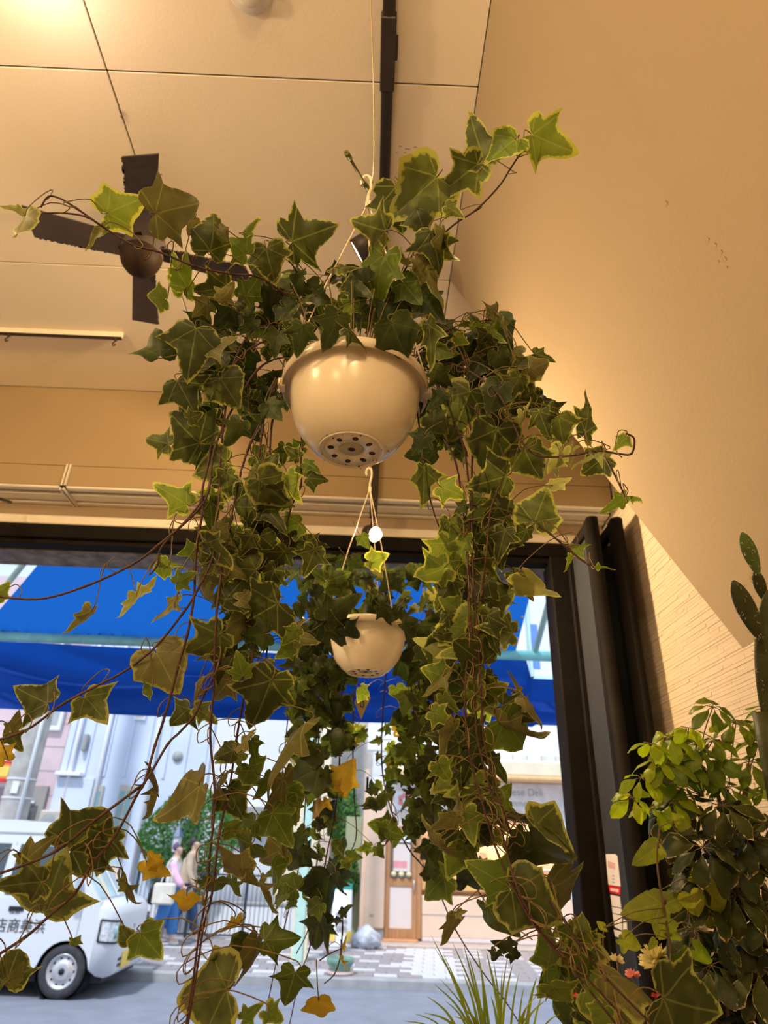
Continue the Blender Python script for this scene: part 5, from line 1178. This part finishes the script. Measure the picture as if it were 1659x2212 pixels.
# denser leaves behind: x0 y0 x1 y1 count depth range size range tones
def fill(pl, regs):
    for (x0, y0, x1, y1, n, d0, d1, s0, s1, tones) in regs:
        for k in range(n):
            r = pl.rnd; x, y = r.uniform(x0, x1), r.uniform(y0, y1); d = r.uniform(d0, d1); s = r.uniform(s0, s1)
            a = r.gauss(-math.pi/2, 1.0)
            Pb = at(x, y, d=d); Pt = Pb + (RT*math.cos(a) + UP*math.sin(a) + FW*r.uniform(-.5, .5)) * s
            pl.place(Pb, Pt, r.choice(tones), r.choice((1.0, 1.1, .8, .6)), roll=r.uniform(-.9, .9), stalk=(k % 4 == 0))
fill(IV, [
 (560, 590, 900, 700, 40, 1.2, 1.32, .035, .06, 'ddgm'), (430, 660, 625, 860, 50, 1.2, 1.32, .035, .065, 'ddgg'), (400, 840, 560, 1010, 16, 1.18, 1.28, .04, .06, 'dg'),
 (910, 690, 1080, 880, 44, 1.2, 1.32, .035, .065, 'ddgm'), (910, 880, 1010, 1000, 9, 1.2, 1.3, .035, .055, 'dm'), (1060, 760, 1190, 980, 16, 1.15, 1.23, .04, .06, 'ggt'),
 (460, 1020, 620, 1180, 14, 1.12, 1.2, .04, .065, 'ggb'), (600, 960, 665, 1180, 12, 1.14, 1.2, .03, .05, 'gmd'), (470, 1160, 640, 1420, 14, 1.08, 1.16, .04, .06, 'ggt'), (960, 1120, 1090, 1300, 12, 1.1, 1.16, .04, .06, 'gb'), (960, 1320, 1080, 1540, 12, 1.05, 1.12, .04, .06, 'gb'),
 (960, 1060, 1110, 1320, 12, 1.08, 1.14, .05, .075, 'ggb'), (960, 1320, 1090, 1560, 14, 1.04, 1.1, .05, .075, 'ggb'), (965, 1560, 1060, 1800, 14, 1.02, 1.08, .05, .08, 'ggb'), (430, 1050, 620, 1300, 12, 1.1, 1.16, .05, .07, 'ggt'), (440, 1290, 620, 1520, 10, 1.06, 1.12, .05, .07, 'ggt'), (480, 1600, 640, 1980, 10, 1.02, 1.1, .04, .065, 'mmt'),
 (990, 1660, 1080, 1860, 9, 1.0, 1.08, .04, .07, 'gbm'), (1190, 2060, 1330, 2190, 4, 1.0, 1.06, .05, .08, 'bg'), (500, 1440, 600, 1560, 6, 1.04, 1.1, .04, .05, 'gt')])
IV.finish()
# upright stalks rising out of the near pot
stk = MB(); r2 = random.Random(8)
for k in range(80):
    a = r2.uniform(0, 6.28); rr_ = r2.uniform(.01, .10); p = C1 + Vector((rr_*math.cos(a), rr_*math.sin(a), -.01))
    q = p + Vector((math.cos(a)*r2.uniform(.02, .09), math.sin(a)*r2.uniform(.02, .06), r2.uniform(.06, .17)))
    stk.tube(catmull([p, (p + q)/2 + Vector((0, 0, .03)), q], 3), .0012, 5)
obj('upright_stalks', stk, M['stalk'], near, kind='stuff')

# ---- far basket
C2 = at(794, 1358, d=1.92)
far = thing('hanging_ivy_basket', 'smaller looking cream hanging pot behind with darker ivy, near the doorway', 'potted plant', (C2.x, C2.y, C2.z - .1385))
pot(far, C2, .95, 'pot2')
hk2 = at(800, 1035, d=2.13); hanger(far, C2, .95, hk2, (R(200), R(-55), R(70)))
FV = Plant(far, 33)
V2 = [
 [(730,1330),(690,1330),(662,1400),(660,1500),(662,1650),(655,1800),(640,1900),(615,2000),(590,2110),(565,2240)],
 [(740,1330),(720,1345),(737,1440),(735,1600),(725,1750),(705,1850),(690,1950),(668,2050),(648,2110),(620,2240)],
 [(735,1320),(700,1350),(690,1450),(688,1650),(690,1800),(680,1900),(668,2000),(640,2060)],
 [(820,1330),(850,1350,2.05),(830,1490,2.05),(825,1650,2.05),(845,1750),(880,1830),(935,1900),(985,2010),(1050,2110),(1090,2160),(1140,2240)],
 [(860,1330),(880,1380),(885,1450),(900,1600),(912,1700),(960,1830),(1010,1890),(1060,1960),(1150,2030)],
 [(850,1320),(895,1360),(905,1480),(930,1600),(935,1750),(940,1830)],
 [(850,1330),(920,1350),(930,1450),(940,1550),(950,1640)],
 [(765,1490,2.08),(762,1600,2.08),(765,1720,2.06),(770,1800,2.05),(758,1840,2.05),(735,1885,2.05)],
 [(730,1330),(640,1320),(620,1400),(625,1500),(615,1620),(600,1780)],
 [(690,2075),(712,2060),(735,2050)], [(740,1990),(737,2055),(733,2075),(722,2105),(700,2125)],
 [(800,1300),(805,1230,2.03),(800,1195,2.05)],
]
for v in V2: FV.vine([at(p[0], p[1], d=p[2] if len(p) > 2 else 1.98 - (p[1] - 1300)/900*.18) for p in v], .0024, .0015)
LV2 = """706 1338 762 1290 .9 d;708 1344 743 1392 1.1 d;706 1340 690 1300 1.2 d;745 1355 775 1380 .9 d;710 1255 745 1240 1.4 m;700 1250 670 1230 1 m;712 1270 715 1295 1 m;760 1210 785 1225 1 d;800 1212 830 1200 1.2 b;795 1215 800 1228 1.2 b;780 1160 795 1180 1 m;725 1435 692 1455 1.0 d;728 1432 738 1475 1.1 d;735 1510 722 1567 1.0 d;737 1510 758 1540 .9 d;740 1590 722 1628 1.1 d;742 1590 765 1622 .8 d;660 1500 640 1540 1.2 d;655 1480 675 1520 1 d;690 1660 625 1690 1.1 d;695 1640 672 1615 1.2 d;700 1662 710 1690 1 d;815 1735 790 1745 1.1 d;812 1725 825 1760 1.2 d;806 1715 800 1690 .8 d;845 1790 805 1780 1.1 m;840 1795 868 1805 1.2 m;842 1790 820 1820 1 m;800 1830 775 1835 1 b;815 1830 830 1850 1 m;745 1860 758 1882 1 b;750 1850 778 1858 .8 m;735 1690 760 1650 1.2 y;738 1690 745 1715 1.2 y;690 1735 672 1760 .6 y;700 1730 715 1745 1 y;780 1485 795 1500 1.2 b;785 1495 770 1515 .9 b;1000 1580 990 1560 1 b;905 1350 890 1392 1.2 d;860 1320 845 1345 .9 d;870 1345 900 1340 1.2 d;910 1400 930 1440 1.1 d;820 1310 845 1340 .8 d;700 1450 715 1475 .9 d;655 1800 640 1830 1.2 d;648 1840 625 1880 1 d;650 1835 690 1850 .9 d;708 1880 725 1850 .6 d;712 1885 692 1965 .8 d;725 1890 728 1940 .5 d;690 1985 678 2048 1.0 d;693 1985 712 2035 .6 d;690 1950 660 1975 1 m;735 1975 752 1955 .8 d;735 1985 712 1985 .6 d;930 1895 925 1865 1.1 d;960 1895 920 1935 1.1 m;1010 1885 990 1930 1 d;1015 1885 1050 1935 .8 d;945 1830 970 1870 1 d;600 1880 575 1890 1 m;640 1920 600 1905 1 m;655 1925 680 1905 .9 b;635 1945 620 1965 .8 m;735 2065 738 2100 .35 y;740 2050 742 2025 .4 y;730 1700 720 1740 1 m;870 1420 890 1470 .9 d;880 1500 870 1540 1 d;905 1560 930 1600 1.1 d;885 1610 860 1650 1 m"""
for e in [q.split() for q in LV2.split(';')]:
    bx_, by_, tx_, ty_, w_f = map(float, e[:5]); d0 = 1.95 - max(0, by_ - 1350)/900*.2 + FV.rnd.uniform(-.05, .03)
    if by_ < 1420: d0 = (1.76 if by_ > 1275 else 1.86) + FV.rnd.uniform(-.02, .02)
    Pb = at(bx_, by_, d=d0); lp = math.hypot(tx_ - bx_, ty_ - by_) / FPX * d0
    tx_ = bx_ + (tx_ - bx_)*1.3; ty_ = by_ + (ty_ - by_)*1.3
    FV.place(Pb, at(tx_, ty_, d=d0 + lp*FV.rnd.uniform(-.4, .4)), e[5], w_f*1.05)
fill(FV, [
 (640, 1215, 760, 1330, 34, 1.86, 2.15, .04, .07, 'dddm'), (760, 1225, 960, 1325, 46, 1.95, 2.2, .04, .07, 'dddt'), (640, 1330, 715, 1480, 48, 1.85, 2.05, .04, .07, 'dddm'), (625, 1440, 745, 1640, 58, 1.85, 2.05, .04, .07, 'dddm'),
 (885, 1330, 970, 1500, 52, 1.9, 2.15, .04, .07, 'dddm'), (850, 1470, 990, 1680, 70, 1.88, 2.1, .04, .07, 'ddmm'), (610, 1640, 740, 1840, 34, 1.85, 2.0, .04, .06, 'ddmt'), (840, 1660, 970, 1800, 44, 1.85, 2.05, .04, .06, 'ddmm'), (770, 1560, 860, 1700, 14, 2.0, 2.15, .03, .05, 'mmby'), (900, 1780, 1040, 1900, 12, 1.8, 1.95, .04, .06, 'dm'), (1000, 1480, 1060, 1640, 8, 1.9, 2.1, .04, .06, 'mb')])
FV.finish()
# paper tag
tg = at(783, 1522, d=2.0)
tgt = thing('paper_tag', 'small diamond paper tag marked with a ring below the rear pot', 'tag', tg)
u, v = RT, UP
pts = [tg + u*.006 + v*.055, tg + u*.024 - v*.002 + v*.022, tg - u*.004 - v*.045, tg - u*.024 + v*.008]
nrm = -FW*.0008
obj('card', MB().add([p + nrm for p in pts] + [p - nrm for p in pts], [(0,1,2,3),(7,6,5,4),(0,4,5,1),(1,5,6,2),(2,6,7,3),(3,7,4,0)]), mat('tag_card', (0.62, 0.52, 0.28), .8), tgt)
rg = [tg - FW*.0018 - u*.001 + u*(.0055*math.cos(a)) + v*(.010*math.sin(a) + .002) for a in [k*math.pi/8 for k in range(17)]]
obj('ring_print', MB().tube(rg, .0013, 5), M['slot'], tgt)
obj('string', MB().tube([pts[0], at(787, 1470, d=2.0)], .0006, 4), M['wire'], tgt)
# ================================================================== plants on the bench at the right
HALF[10] = [(.0,.0),(.03,.03),(.09,.12),(.16,.24),(.215,.38),(.24,.52),(.235,.64),(.20,.77),(.13,.89),(.06,.96)]
HALF[11] = [(.0,.0),(.10,-.10),(.22,-.13),(.34,-.06),(.41,.08),(.40,.20),(.42,.24),(.37,.36),(.38,.40),(.31,.52),(.31,.56),(.23,.69),(.15,.84),(.06,.95)]
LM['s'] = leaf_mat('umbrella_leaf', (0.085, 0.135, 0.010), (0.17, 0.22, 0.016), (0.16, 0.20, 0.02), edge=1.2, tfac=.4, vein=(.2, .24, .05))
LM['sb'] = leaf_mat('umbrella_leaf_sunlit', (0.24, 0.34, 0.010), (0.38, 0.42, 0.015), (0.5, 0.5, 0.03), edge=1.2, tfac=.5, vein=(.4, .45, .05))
LM['sv'] = leaf_mat('variegated_umbrella_leaf', (0.022, 0.032, 0.008), (0.06, 0.07, 0.015), (0.50, 0.38, 0.17), edge=0.985, tfac=.25, veins=False)
LM['h'] = leaf_mat('heart_leaf', (0.17, 0.20, 0.02), (0.26, 0.28, 0.03), (0.34, 0.36, 0.05), edge=1.1, tfac=.4, vein=(.35, .38, .1))
bench = thing('plant_bench', 'low wooden plant bench under the plants at the right', 'bench', (.55, 1.85, 0))
obj('bench_top', MB().bbox((.05, 1.35, .76), (1.05, 2.36, .80), .005), M['brown'], bench)
for x in (.09, 1.01):
    for y in (1.39, 2.32): obj('leg', MB().bbox((x - .025, y - .025, 0), (x + .025, y + .025, .759), .004), M['brown'], bench)
terracotta = mat('terracotta', (0.36, 0.17, 0.09), .8, .15, 9); whitepot = mat('white_pot', (0.66, 0.62, 0.56), .4, .05)
def small_pot(t, x, y, r_, h, m, z0=.8):
    p = obj('pot', MB().lathe([(.0005, 0), (r_*.72, 0), (r_*.95, h*.86), (r_*1.06, h*.86), (r_*1.06, h), (r_*.95, h), (r_*.9, h*.85), (.0005, h*.84)], (x, y, z0), 32), m, t)
    obj('soil', MB().lathe([(.0005, h*.9), (r_*.93, h*.89)], (x, y, z0), 24), M['soil'], t)
def oval_place(root, Pb, Pt, style, w=1.0, kind=10, curl=1, face=None, roll=0.0):
    y = Pt - Pb; ln = y.length; y.normalize(); n = (face or (CAM - Pb)).normalized(); n = n - y*n.dot(y)
    n = n.normalized() if n.length > 1e-3 else y.orthogonal()
    n = Matrix.Rotation(roll, 3, y) @ n; x = y.cross(n)
    put('leaflet' if kind == 10 else 'leaf', leaf_mesh(kind, style, curl, 0), Matrix(((x.x*ln*w, y.x*ln, n.x*ln, Pb.x), (x.y*ln*w, y.y*ln, n.y*ln, Pb.y), (x.z*ln*w, y.z*ln, n.z*ln, Pb.z), (0,0,0,1))), root)
def umbel(root, stems, c, L_, n, style, r2, foot, tilt=0.5):
    ax = Vector((r2.uniform(-.5, .2), r2.uniform(-.7, -.1), r2.uniform(.4, 1.0))).normalized(); u = ax.orthogonal().normalized(); v = ax.cross(u); a0 = r2.uniform(0, 6)
    for k in range(n):
        a = a0 + k * 2*math.pi/n + r2.uniform(-.15, .15); dr = u*math.cos(a) + v*math.sin(a)
        ln = L_ * r2.uniform(.75, 1.1); Pb = c + dr*L_*.22; Pt = Pb + (dr - ax*r2.uniform(.1, tilt)).normalized()*ln
        oval_place(root, Pb, Pt, style, r2.uniform(.95, 1.25), 10, r2.choice((0, 1, 1)), ax, r2.uniform(-.4, .4))
        stems.tube([c, Pb + dr*.002], .0009, 4)
    stems.tube(catmull([c, c*.55 + foot*.45 + Vector((0, .03, .01)), foot], 4), .0014, 5)
r2 = random.Random(17)
f0 = Vector((.80, 1.66, .97))
sch = thing('umbrella_tree', 'green umbrella tree with fan shaped leaflets against the tiled wall', 'potted plant', (f0.x, f0.y, .8)); small_pot(sch, f0.x, f0.y, .09, .17, terracotta)
stems = MB()
main = [f0, Vector((.80, 1.66, 1.3)), Vector((.82, 1.64, 1.6)), at(1618, 1650, d=1.5)]
stems.tube(catmull(main, 6), .006, 8); stems.tube(catmull([f0, Vector((.76, 1.66, 1.35)), at(1560, 1760, d=1.5), at(1500, 1640, d=1.5)], 6), .005, 8)
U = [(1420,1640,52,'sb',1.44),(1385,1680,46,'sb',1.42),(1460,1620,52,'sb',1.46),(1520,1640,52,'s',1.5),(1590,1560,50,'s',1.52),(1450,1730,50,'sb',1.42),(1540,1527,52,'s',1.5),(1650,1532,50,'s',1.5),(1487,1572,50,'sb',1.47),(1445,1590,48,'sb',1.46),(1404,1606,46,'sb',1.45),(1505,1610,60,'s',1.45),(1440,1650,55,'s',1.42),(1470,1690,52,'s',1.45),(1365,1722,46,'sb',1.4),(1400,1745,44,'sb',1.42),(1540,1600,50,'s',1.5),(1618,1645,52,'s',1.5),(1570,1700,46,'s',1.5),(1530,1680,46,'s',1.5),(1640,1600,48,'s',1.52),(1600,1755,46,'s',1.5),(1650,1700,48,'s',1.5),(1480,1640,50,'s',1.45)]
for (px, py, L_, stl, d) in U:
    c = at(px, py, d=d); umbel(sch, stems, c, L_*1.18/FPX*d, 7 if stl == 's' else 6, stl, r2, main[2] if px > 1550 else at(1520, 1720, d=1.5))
obj('stems', stems, M['stalk'], sch)
f1 = Vector((.82, 1.50, .97))
sv = thing('variegated_umbrella_plant', 'dark bushy umbrella plant with cream edged leaflets in the lower right corner', 'potted plant', (f1.x, f1.y, .8)); small_pot(sv, f1.x, f1.y, .085, .17, whitepot)
stems = MB(); mid = Vector((.80, 1.54, 1.35)); stems.tube(catmull([f1, Vector((.81, 1.52, 1.15)), mid], 5), .007, 8)
for (px, py) in ((1494,1739),(1554,1799),(1430,1760),(1500,1880),(1478,1916),(1611,1970),(1536,1950),(1596,1880),(1632,1835),(1641,2030),(1566,2000),(1596,2090),(1536,2085),(1641,2140),(1581,2181),(1500,2010),(1630,1910),(1520,1830),(1650,1780),(1560,1740),(1620,2190),(1470,1800),(1590,1930),(1655,1960),(1550,2140),(1610,2040),(1480,2070),(1520,2190),(1560,1900),(1640,2090),(1500,2130),(1590,2150),(1650,2200),(1540,2040),(1620,1810),(1580,1850)):
    d = r2.uniform(1.3, 1.46); c_ = at(px, py, d=d); umbel(sv, stems, c_, r2.uniform(.065, .085), 8, 'sv', r2, c_.lerp(Vector((.85, 1.62, c_.z - .1)), .5), .9)
obj('stems', stems, M['trunk'], sv)
# heart-leaved plant
f2 = Vector((.62, 1.56, .95))
hp = thing('heart_leaf_plant', 'light green heart leaved plant with toothed edges beside the folded door', 'potted plant', (f2.x, f2.y, .8)); small_pot(hp, f2.x, f2.y, .075, .15, terracotta)
st = MB(); ms = catmull([f2, at(1460, 2150, d=1.36), at(1452, 2073, d=1.33), at(1437, 1980, d=1.32), at(1420, 1868, d=1.31), at(1425, 1787, d=1.31)], 6); st.tube(ms, [.0045 - .003*i/(len(ms)-1) for i in range(len(ms))], 7)
for (a, b_, c, d, w, s) in ((1422,1829,1361,1870,.75,'h'),(1424,1832,1448,1850,.9,'h'),(1431,1952,1338,1969,.85,'h'),(1440,1950,1495,1930,.9,'h'),(1490,1930,1515,1990,1.0,'h'),(1437,1986,1425,2038,1.25,'h'),(1440,2010,1480,2030,.7,'h'),(1415,2030,1400,2052,.8,'h'),(1304,2004,1291,1992,1.1,'h'),(1304,2004,1318,2012,.9,'h'),(1346,2028,1404,2066,.65,'h'),(1350,2030,1350,2085,.5,'h'),(1520,1900,1560,1990,.9,'h'),(1530,1960,1555,2040,.8,'h'),(1470,2060,1500,2110,.8,'s'),(1480,2090,1520,2160,.8,'s'),(1500,2050,1560,2090,.7,'s'),(1450,2100,1440,2150,.8,'s'),(1480,1790,1455,1760,.8,'h')):
    dd = 1.32 + r2.uniform(-.04, .04); Pb = at(a, b_, d=dd); Pt = at(c, d, d=dd + r2.uniform(-.015, .015))
    oval_place(hp, Pb, Pt, s, w*1.0, 11, r2.choice((0, 1)), None, r2.uniform(-.35, .35))
    q = min(ms, key=lambda m_: (m_ - Pb).length); st.tube(catmull([Pb, (Pb + q)/2 + Vector((0, 0, .01)), q], 3), .001, 5)
st.tube(catmull([at(1304, 2004, d=1.33), at(1305, 2060, d=1.33), at(1330, 2140, d=1.35), f2], 5), .0016, 6)
obj('stem', st, M['stalk'], hp)
# flowers
def blossom(name, label, px, py, rpx, d, m, n, spread, group, base):
    c = at(px, py, d=d); rad = rpx/FPX*d
    t = thing(name, label, 'flower', (c.x, c.y, base), group)
    pm_ = MB()
    for k in range(n):
        dr = Vector((r2.gauss(0, 1), r2.gauss(0, 1), abs(r2.gauss(0, 1))*.8 - .15)).normalized(); s_ = dr.orthogonal().normalized()
        ln = rad * r2.uniform(.75, 1.1); wd = ln * spread
        pm_.add([c, c + dr*ln*.5 + s_*wd, c + dr*ln + s_*wd*.4, c + dr*ln - s_*wd*.4, c + dr*ln*.5 - s_*wd], [(0, 1, 2, 3, 4)])
    obj('petals', pm_, m, t, kind='stuff')
    obj('flower_stem', MB().tube(catmull([c, c + Vector((.005, .01, -.12)), (c.x + .01, c.y + .02, base + .1)], 4), .0022, 6), M['stalk'], t)
    obj('stem_leaf', MB().add([c + Vector((0, 0, -.10)), c + Vector((.03, -.01, -.08)), c + Vector((.06, 0, -.09)), c + Vector((.03, .01, -.12))], [(0, 1, 2, 3)]), M['treeleaf2'], t)
    small_pot(t, c.x + .01, c.y + .02, .04, .12, terracotta, base)
PY = sheet('pale_yellow_petal', (0.70, 0.62, 0.28), (0.75, 0.66, 0.3), .3); PK = sheet('pink_petal', (0.72, 0.28, 0.24), (0.8, 0.3, 0.3), .35); PR = sheet('red_petal', (0.62, 0.06, 0.08), (0.7, 0.1, 0.1), .3); PC = sheet('cream_petal', (0.74, 0.64, 0.36), (0.8, 0.7, 0.4), .35)
blossom('chrysanthemum', 'round pale yellow pompom flower above the ivy at lower right', 1424, 2084, 40, 1.45, PY, 320, .10, 'small flowers behind the ivy', .8)
blossom('cream_flower', 'cream budding flower left of the pale yellow pompom', 1333, 2076, 17, 1.42, PC, 14, .35, 'small flowers behind the ivy', .8)
blossom('pink_flower', 'salmon pink flower just below the yellow pompom', 1368, 2108, 17, 1.5, PK, 26, .3, 'small flowers behind the ivy', .8)
blossom('pink_flower', 'small pink flower left of the cream bud', 1300, 2088, 13, 1.55, PK, 24, .3, 'small flowers behind the ivy', .8)
blossom('pink_flower', 'red pink flower low among the grass blades', 1235, 2160, 19, 1.7, PR, 28, .3, 'small flowers behind the ivy', .8)
blossom('pink_flower', 'pale pink flower at the bottom beside the ivy stems', 1268, 2188, 20, 1.62, PK, 26, .3, 'small flowers behind the ivy', .8)
blossom('red_flower', 'tiny red flower under the pale ivy leaf', 1418, 2152, 11, 1.48, PR, 20, .3, 'small flowers behind the ivy', .8)
# grass-like plant
gb = at(1085, 2260, d=1.62); gz0 = .8
gr = thing('grass_plant', 'arching grassy plant with narrow yellow green blades at bottom centre', 'potted plant', (gb.x, gb.y, gz0)); small_pot(gr, gb.x, gb.y, .08, .16, whitepot)
gm = sheet('grass_blade', (0.20, 0.26, 0.03), (0.46, 0.52, 0.04), .5, .5, .35, 6)
root = Vector((gb.x, gb.y, gz0 + .15))
for i, (tx, ty) in enumerate(((930,2018),(936,2043),(955,2055),(975,2030),(1000,2035),(1012,2062),(1050,2052),(1066,2075),(1096,2066),(1122,2098),(1160,2108),(936,2124),(948,2112),(890,2188),(914,2187),(980,2195),(1000,2178),(1190,2112),(1182,2158),(1132,2132),(1030,2045),(1020,2140),(1140,2170),(870,2205),(1210,2190),(1060,2150),(960,2160),(1085,2090),(1108,2080),(1000,2100),(1040,2100),(920,2150),(1170,2140),(1150,2190))):
    tip = at(tx, ty, d=1.62 + r2.uniform(-.08, .08)); s0 = root + Vector((r2.uniform(-.035, .035), r2.uniform(-.03, .03), 0))
    m1 = s0.lerp(tip, .5) + Vector((0, 0, .10 + .02*(ty - 2000)/100)); P = catmull([s0, s0.lerp(m1, .6) + Vector((0, 0, .03)), m1 + (tip - m1)*.25, tip], 5)
    w0 = r2.uniform(.003, .0062); vs = []; fs = []; n = len(P)
    for k, p in enumerate(P):
        s = k/(n-1); wd = w0 * (1 - s**3) * (.6 + .4*min(1, s*4)); t_ = (P[min(k+1, n-1)] - P[max(k-1, 0)]).normalized(); sd = t_.cross(FW); sd = sd.normalized() if sd.length > .01 else RT
        vs += [p - sd*wd, p + FW*wd*.35, p + sd*wd]
    for k in range(n-1):
        for j in (0, 1): a = k*3 + j; fs.append((a, a+1, a+4, a+3))
    obj('blade', MB().add(vs, fs, True), gm, gr)
bl_ = thing('broad_leaf_plant', 'dark glossy broad leaf standing among the grass blades', 'potted plant', at(1235, 2250, d=1.75))
q0 = at(1228, 2225, d=1.75); bl_.location = (q0.x, q0.y, .8); small_pot(bl_, q0.x, q0.y, .06, .15, terracotta)
oval_place(bl_, q0, at(1240, 2118, d=1.74), 'd', 1.5, 10, 0); obj('stem', MB().tube([(q0.x, q0.y, .9), q0], .003, 6), M['stalk'], bl_)
oval_place(bl_, q0, at(1205, 2150, d=1.76), 'm', 1.1, 10, 1)
# cactus
ct = thing('prickly_pear_cactus', 'spiny prickly pear cactus with long pads at the right edge', 'cactus', (.93, 1.42, .8))
cm = mat('cactus_skin', (0.035, 0.040, 0.012), .6, .3, 20, .2, 60); cm2 = mat('young_cactus_skin', (0.07, 0.11, 0.02), .6, .2, 20, .2, 60); spm = mat('cactus_spine', (0.5, 0.42, 0.26), .6)
spine = mesh_of('spine_tuft', MB().tube([(0, 0, 0), (0, .001, .007)], [.0004, .0001], 3, False).tube([(0, 0, 0), (.003, 0, .006)], [.0004, .0001], 3, False).tube([(0, 0, 0), (-.003, -.001, .006)], [.0004, .0001], 3, False), spm)
def pad(b0, b1, wpx, m, d0, d1, sp=40):
    a, b_ = at(*b0, d=d0), at(*b1, d=d1); y = b_ - a; ln = y.length; y.normalize(); n = (CAM - a).normalized(); n = (n - y*n.dot(y)).normalized(); x = y.cross(n); w = wpx/FPX*d0/2
    vs = []; fs = []; N1, N2 = 14, 16
    prof = lambda s: (max(.02, math.sin(math.pi * min(1, s*1.0))**.55 * (.62 + .38*s)))
    for i in range(N1 + 1):
        s = i/N1; rad = prof(s) if 0 < i < N1 else .12
        for k in range(N2):
            t_ = 2*math.pi*k/N2; vs.append(a + y*ln*s + x*(w*rad*math.cos(t_)) + n*(w*.42*rad*math.sin(t_)))
    for i in range(N1):
        for k in range(N2): k2 = (k+1) % N2; fs.append((i*N2+k, i*N2+k2, (i+1)*N2+k2, (i+1)*N2+k))
    fs += [tuple(range(N2)), tuple(N1*N2 + k for k in range(N2))]
    p = obj('pad', MB().add(vs, fs, True), m, ct); tf = MB()
    for k in range(sp):
        s = r2.uniform(.08, .96); t_ = r2.uniform(0, 6.28); rad = prof(s); o_ = x*math.cos(t_) + n*.42*math.sin(t_); q = a + y*ln*s + o_*(w*rad); on = (x*math.cos(t_)*.42 + n*math.sin(t_)).normalized()
        for z in range(3):
            dr = (on + Vector((r2.gauss(0, .4), r2.gauss(0, .4), r2.gauss(0, .4)))).normalized(); tf.tube([q, q + dr*.006], [.0004, .0001], 3, False)
    obj('spines', tf, spm, p, kind='stuff')
pad((1652,1560), (1660,1275), 58, cm, 1.36, 1.36, 60); pad((1648,1390), (1584,1254), 48, cm, 1.34, 1.32); pad((1640,1245), (1603,1150), 36, cm2, 1.35, 1.33, 50); pad((1652,1300), (1632,1232), 30, cm, 1.38, 1.38, 20)
lo_ = at(1652, 1560, d=1.36); obj('trunk', MB().tube(catmull([lo_ + Vector((0, 0, .02)), (lo_.x + .02, lo_.y + .03, 1.4), (.93, 1.42, .95)], 5), [.02, .022, .024, .026, .027, .028, .03, .03, .03, .03, .03], 12), cm, ct); small_pot(ct, .93, 1.42, .07, .16, terracotta)
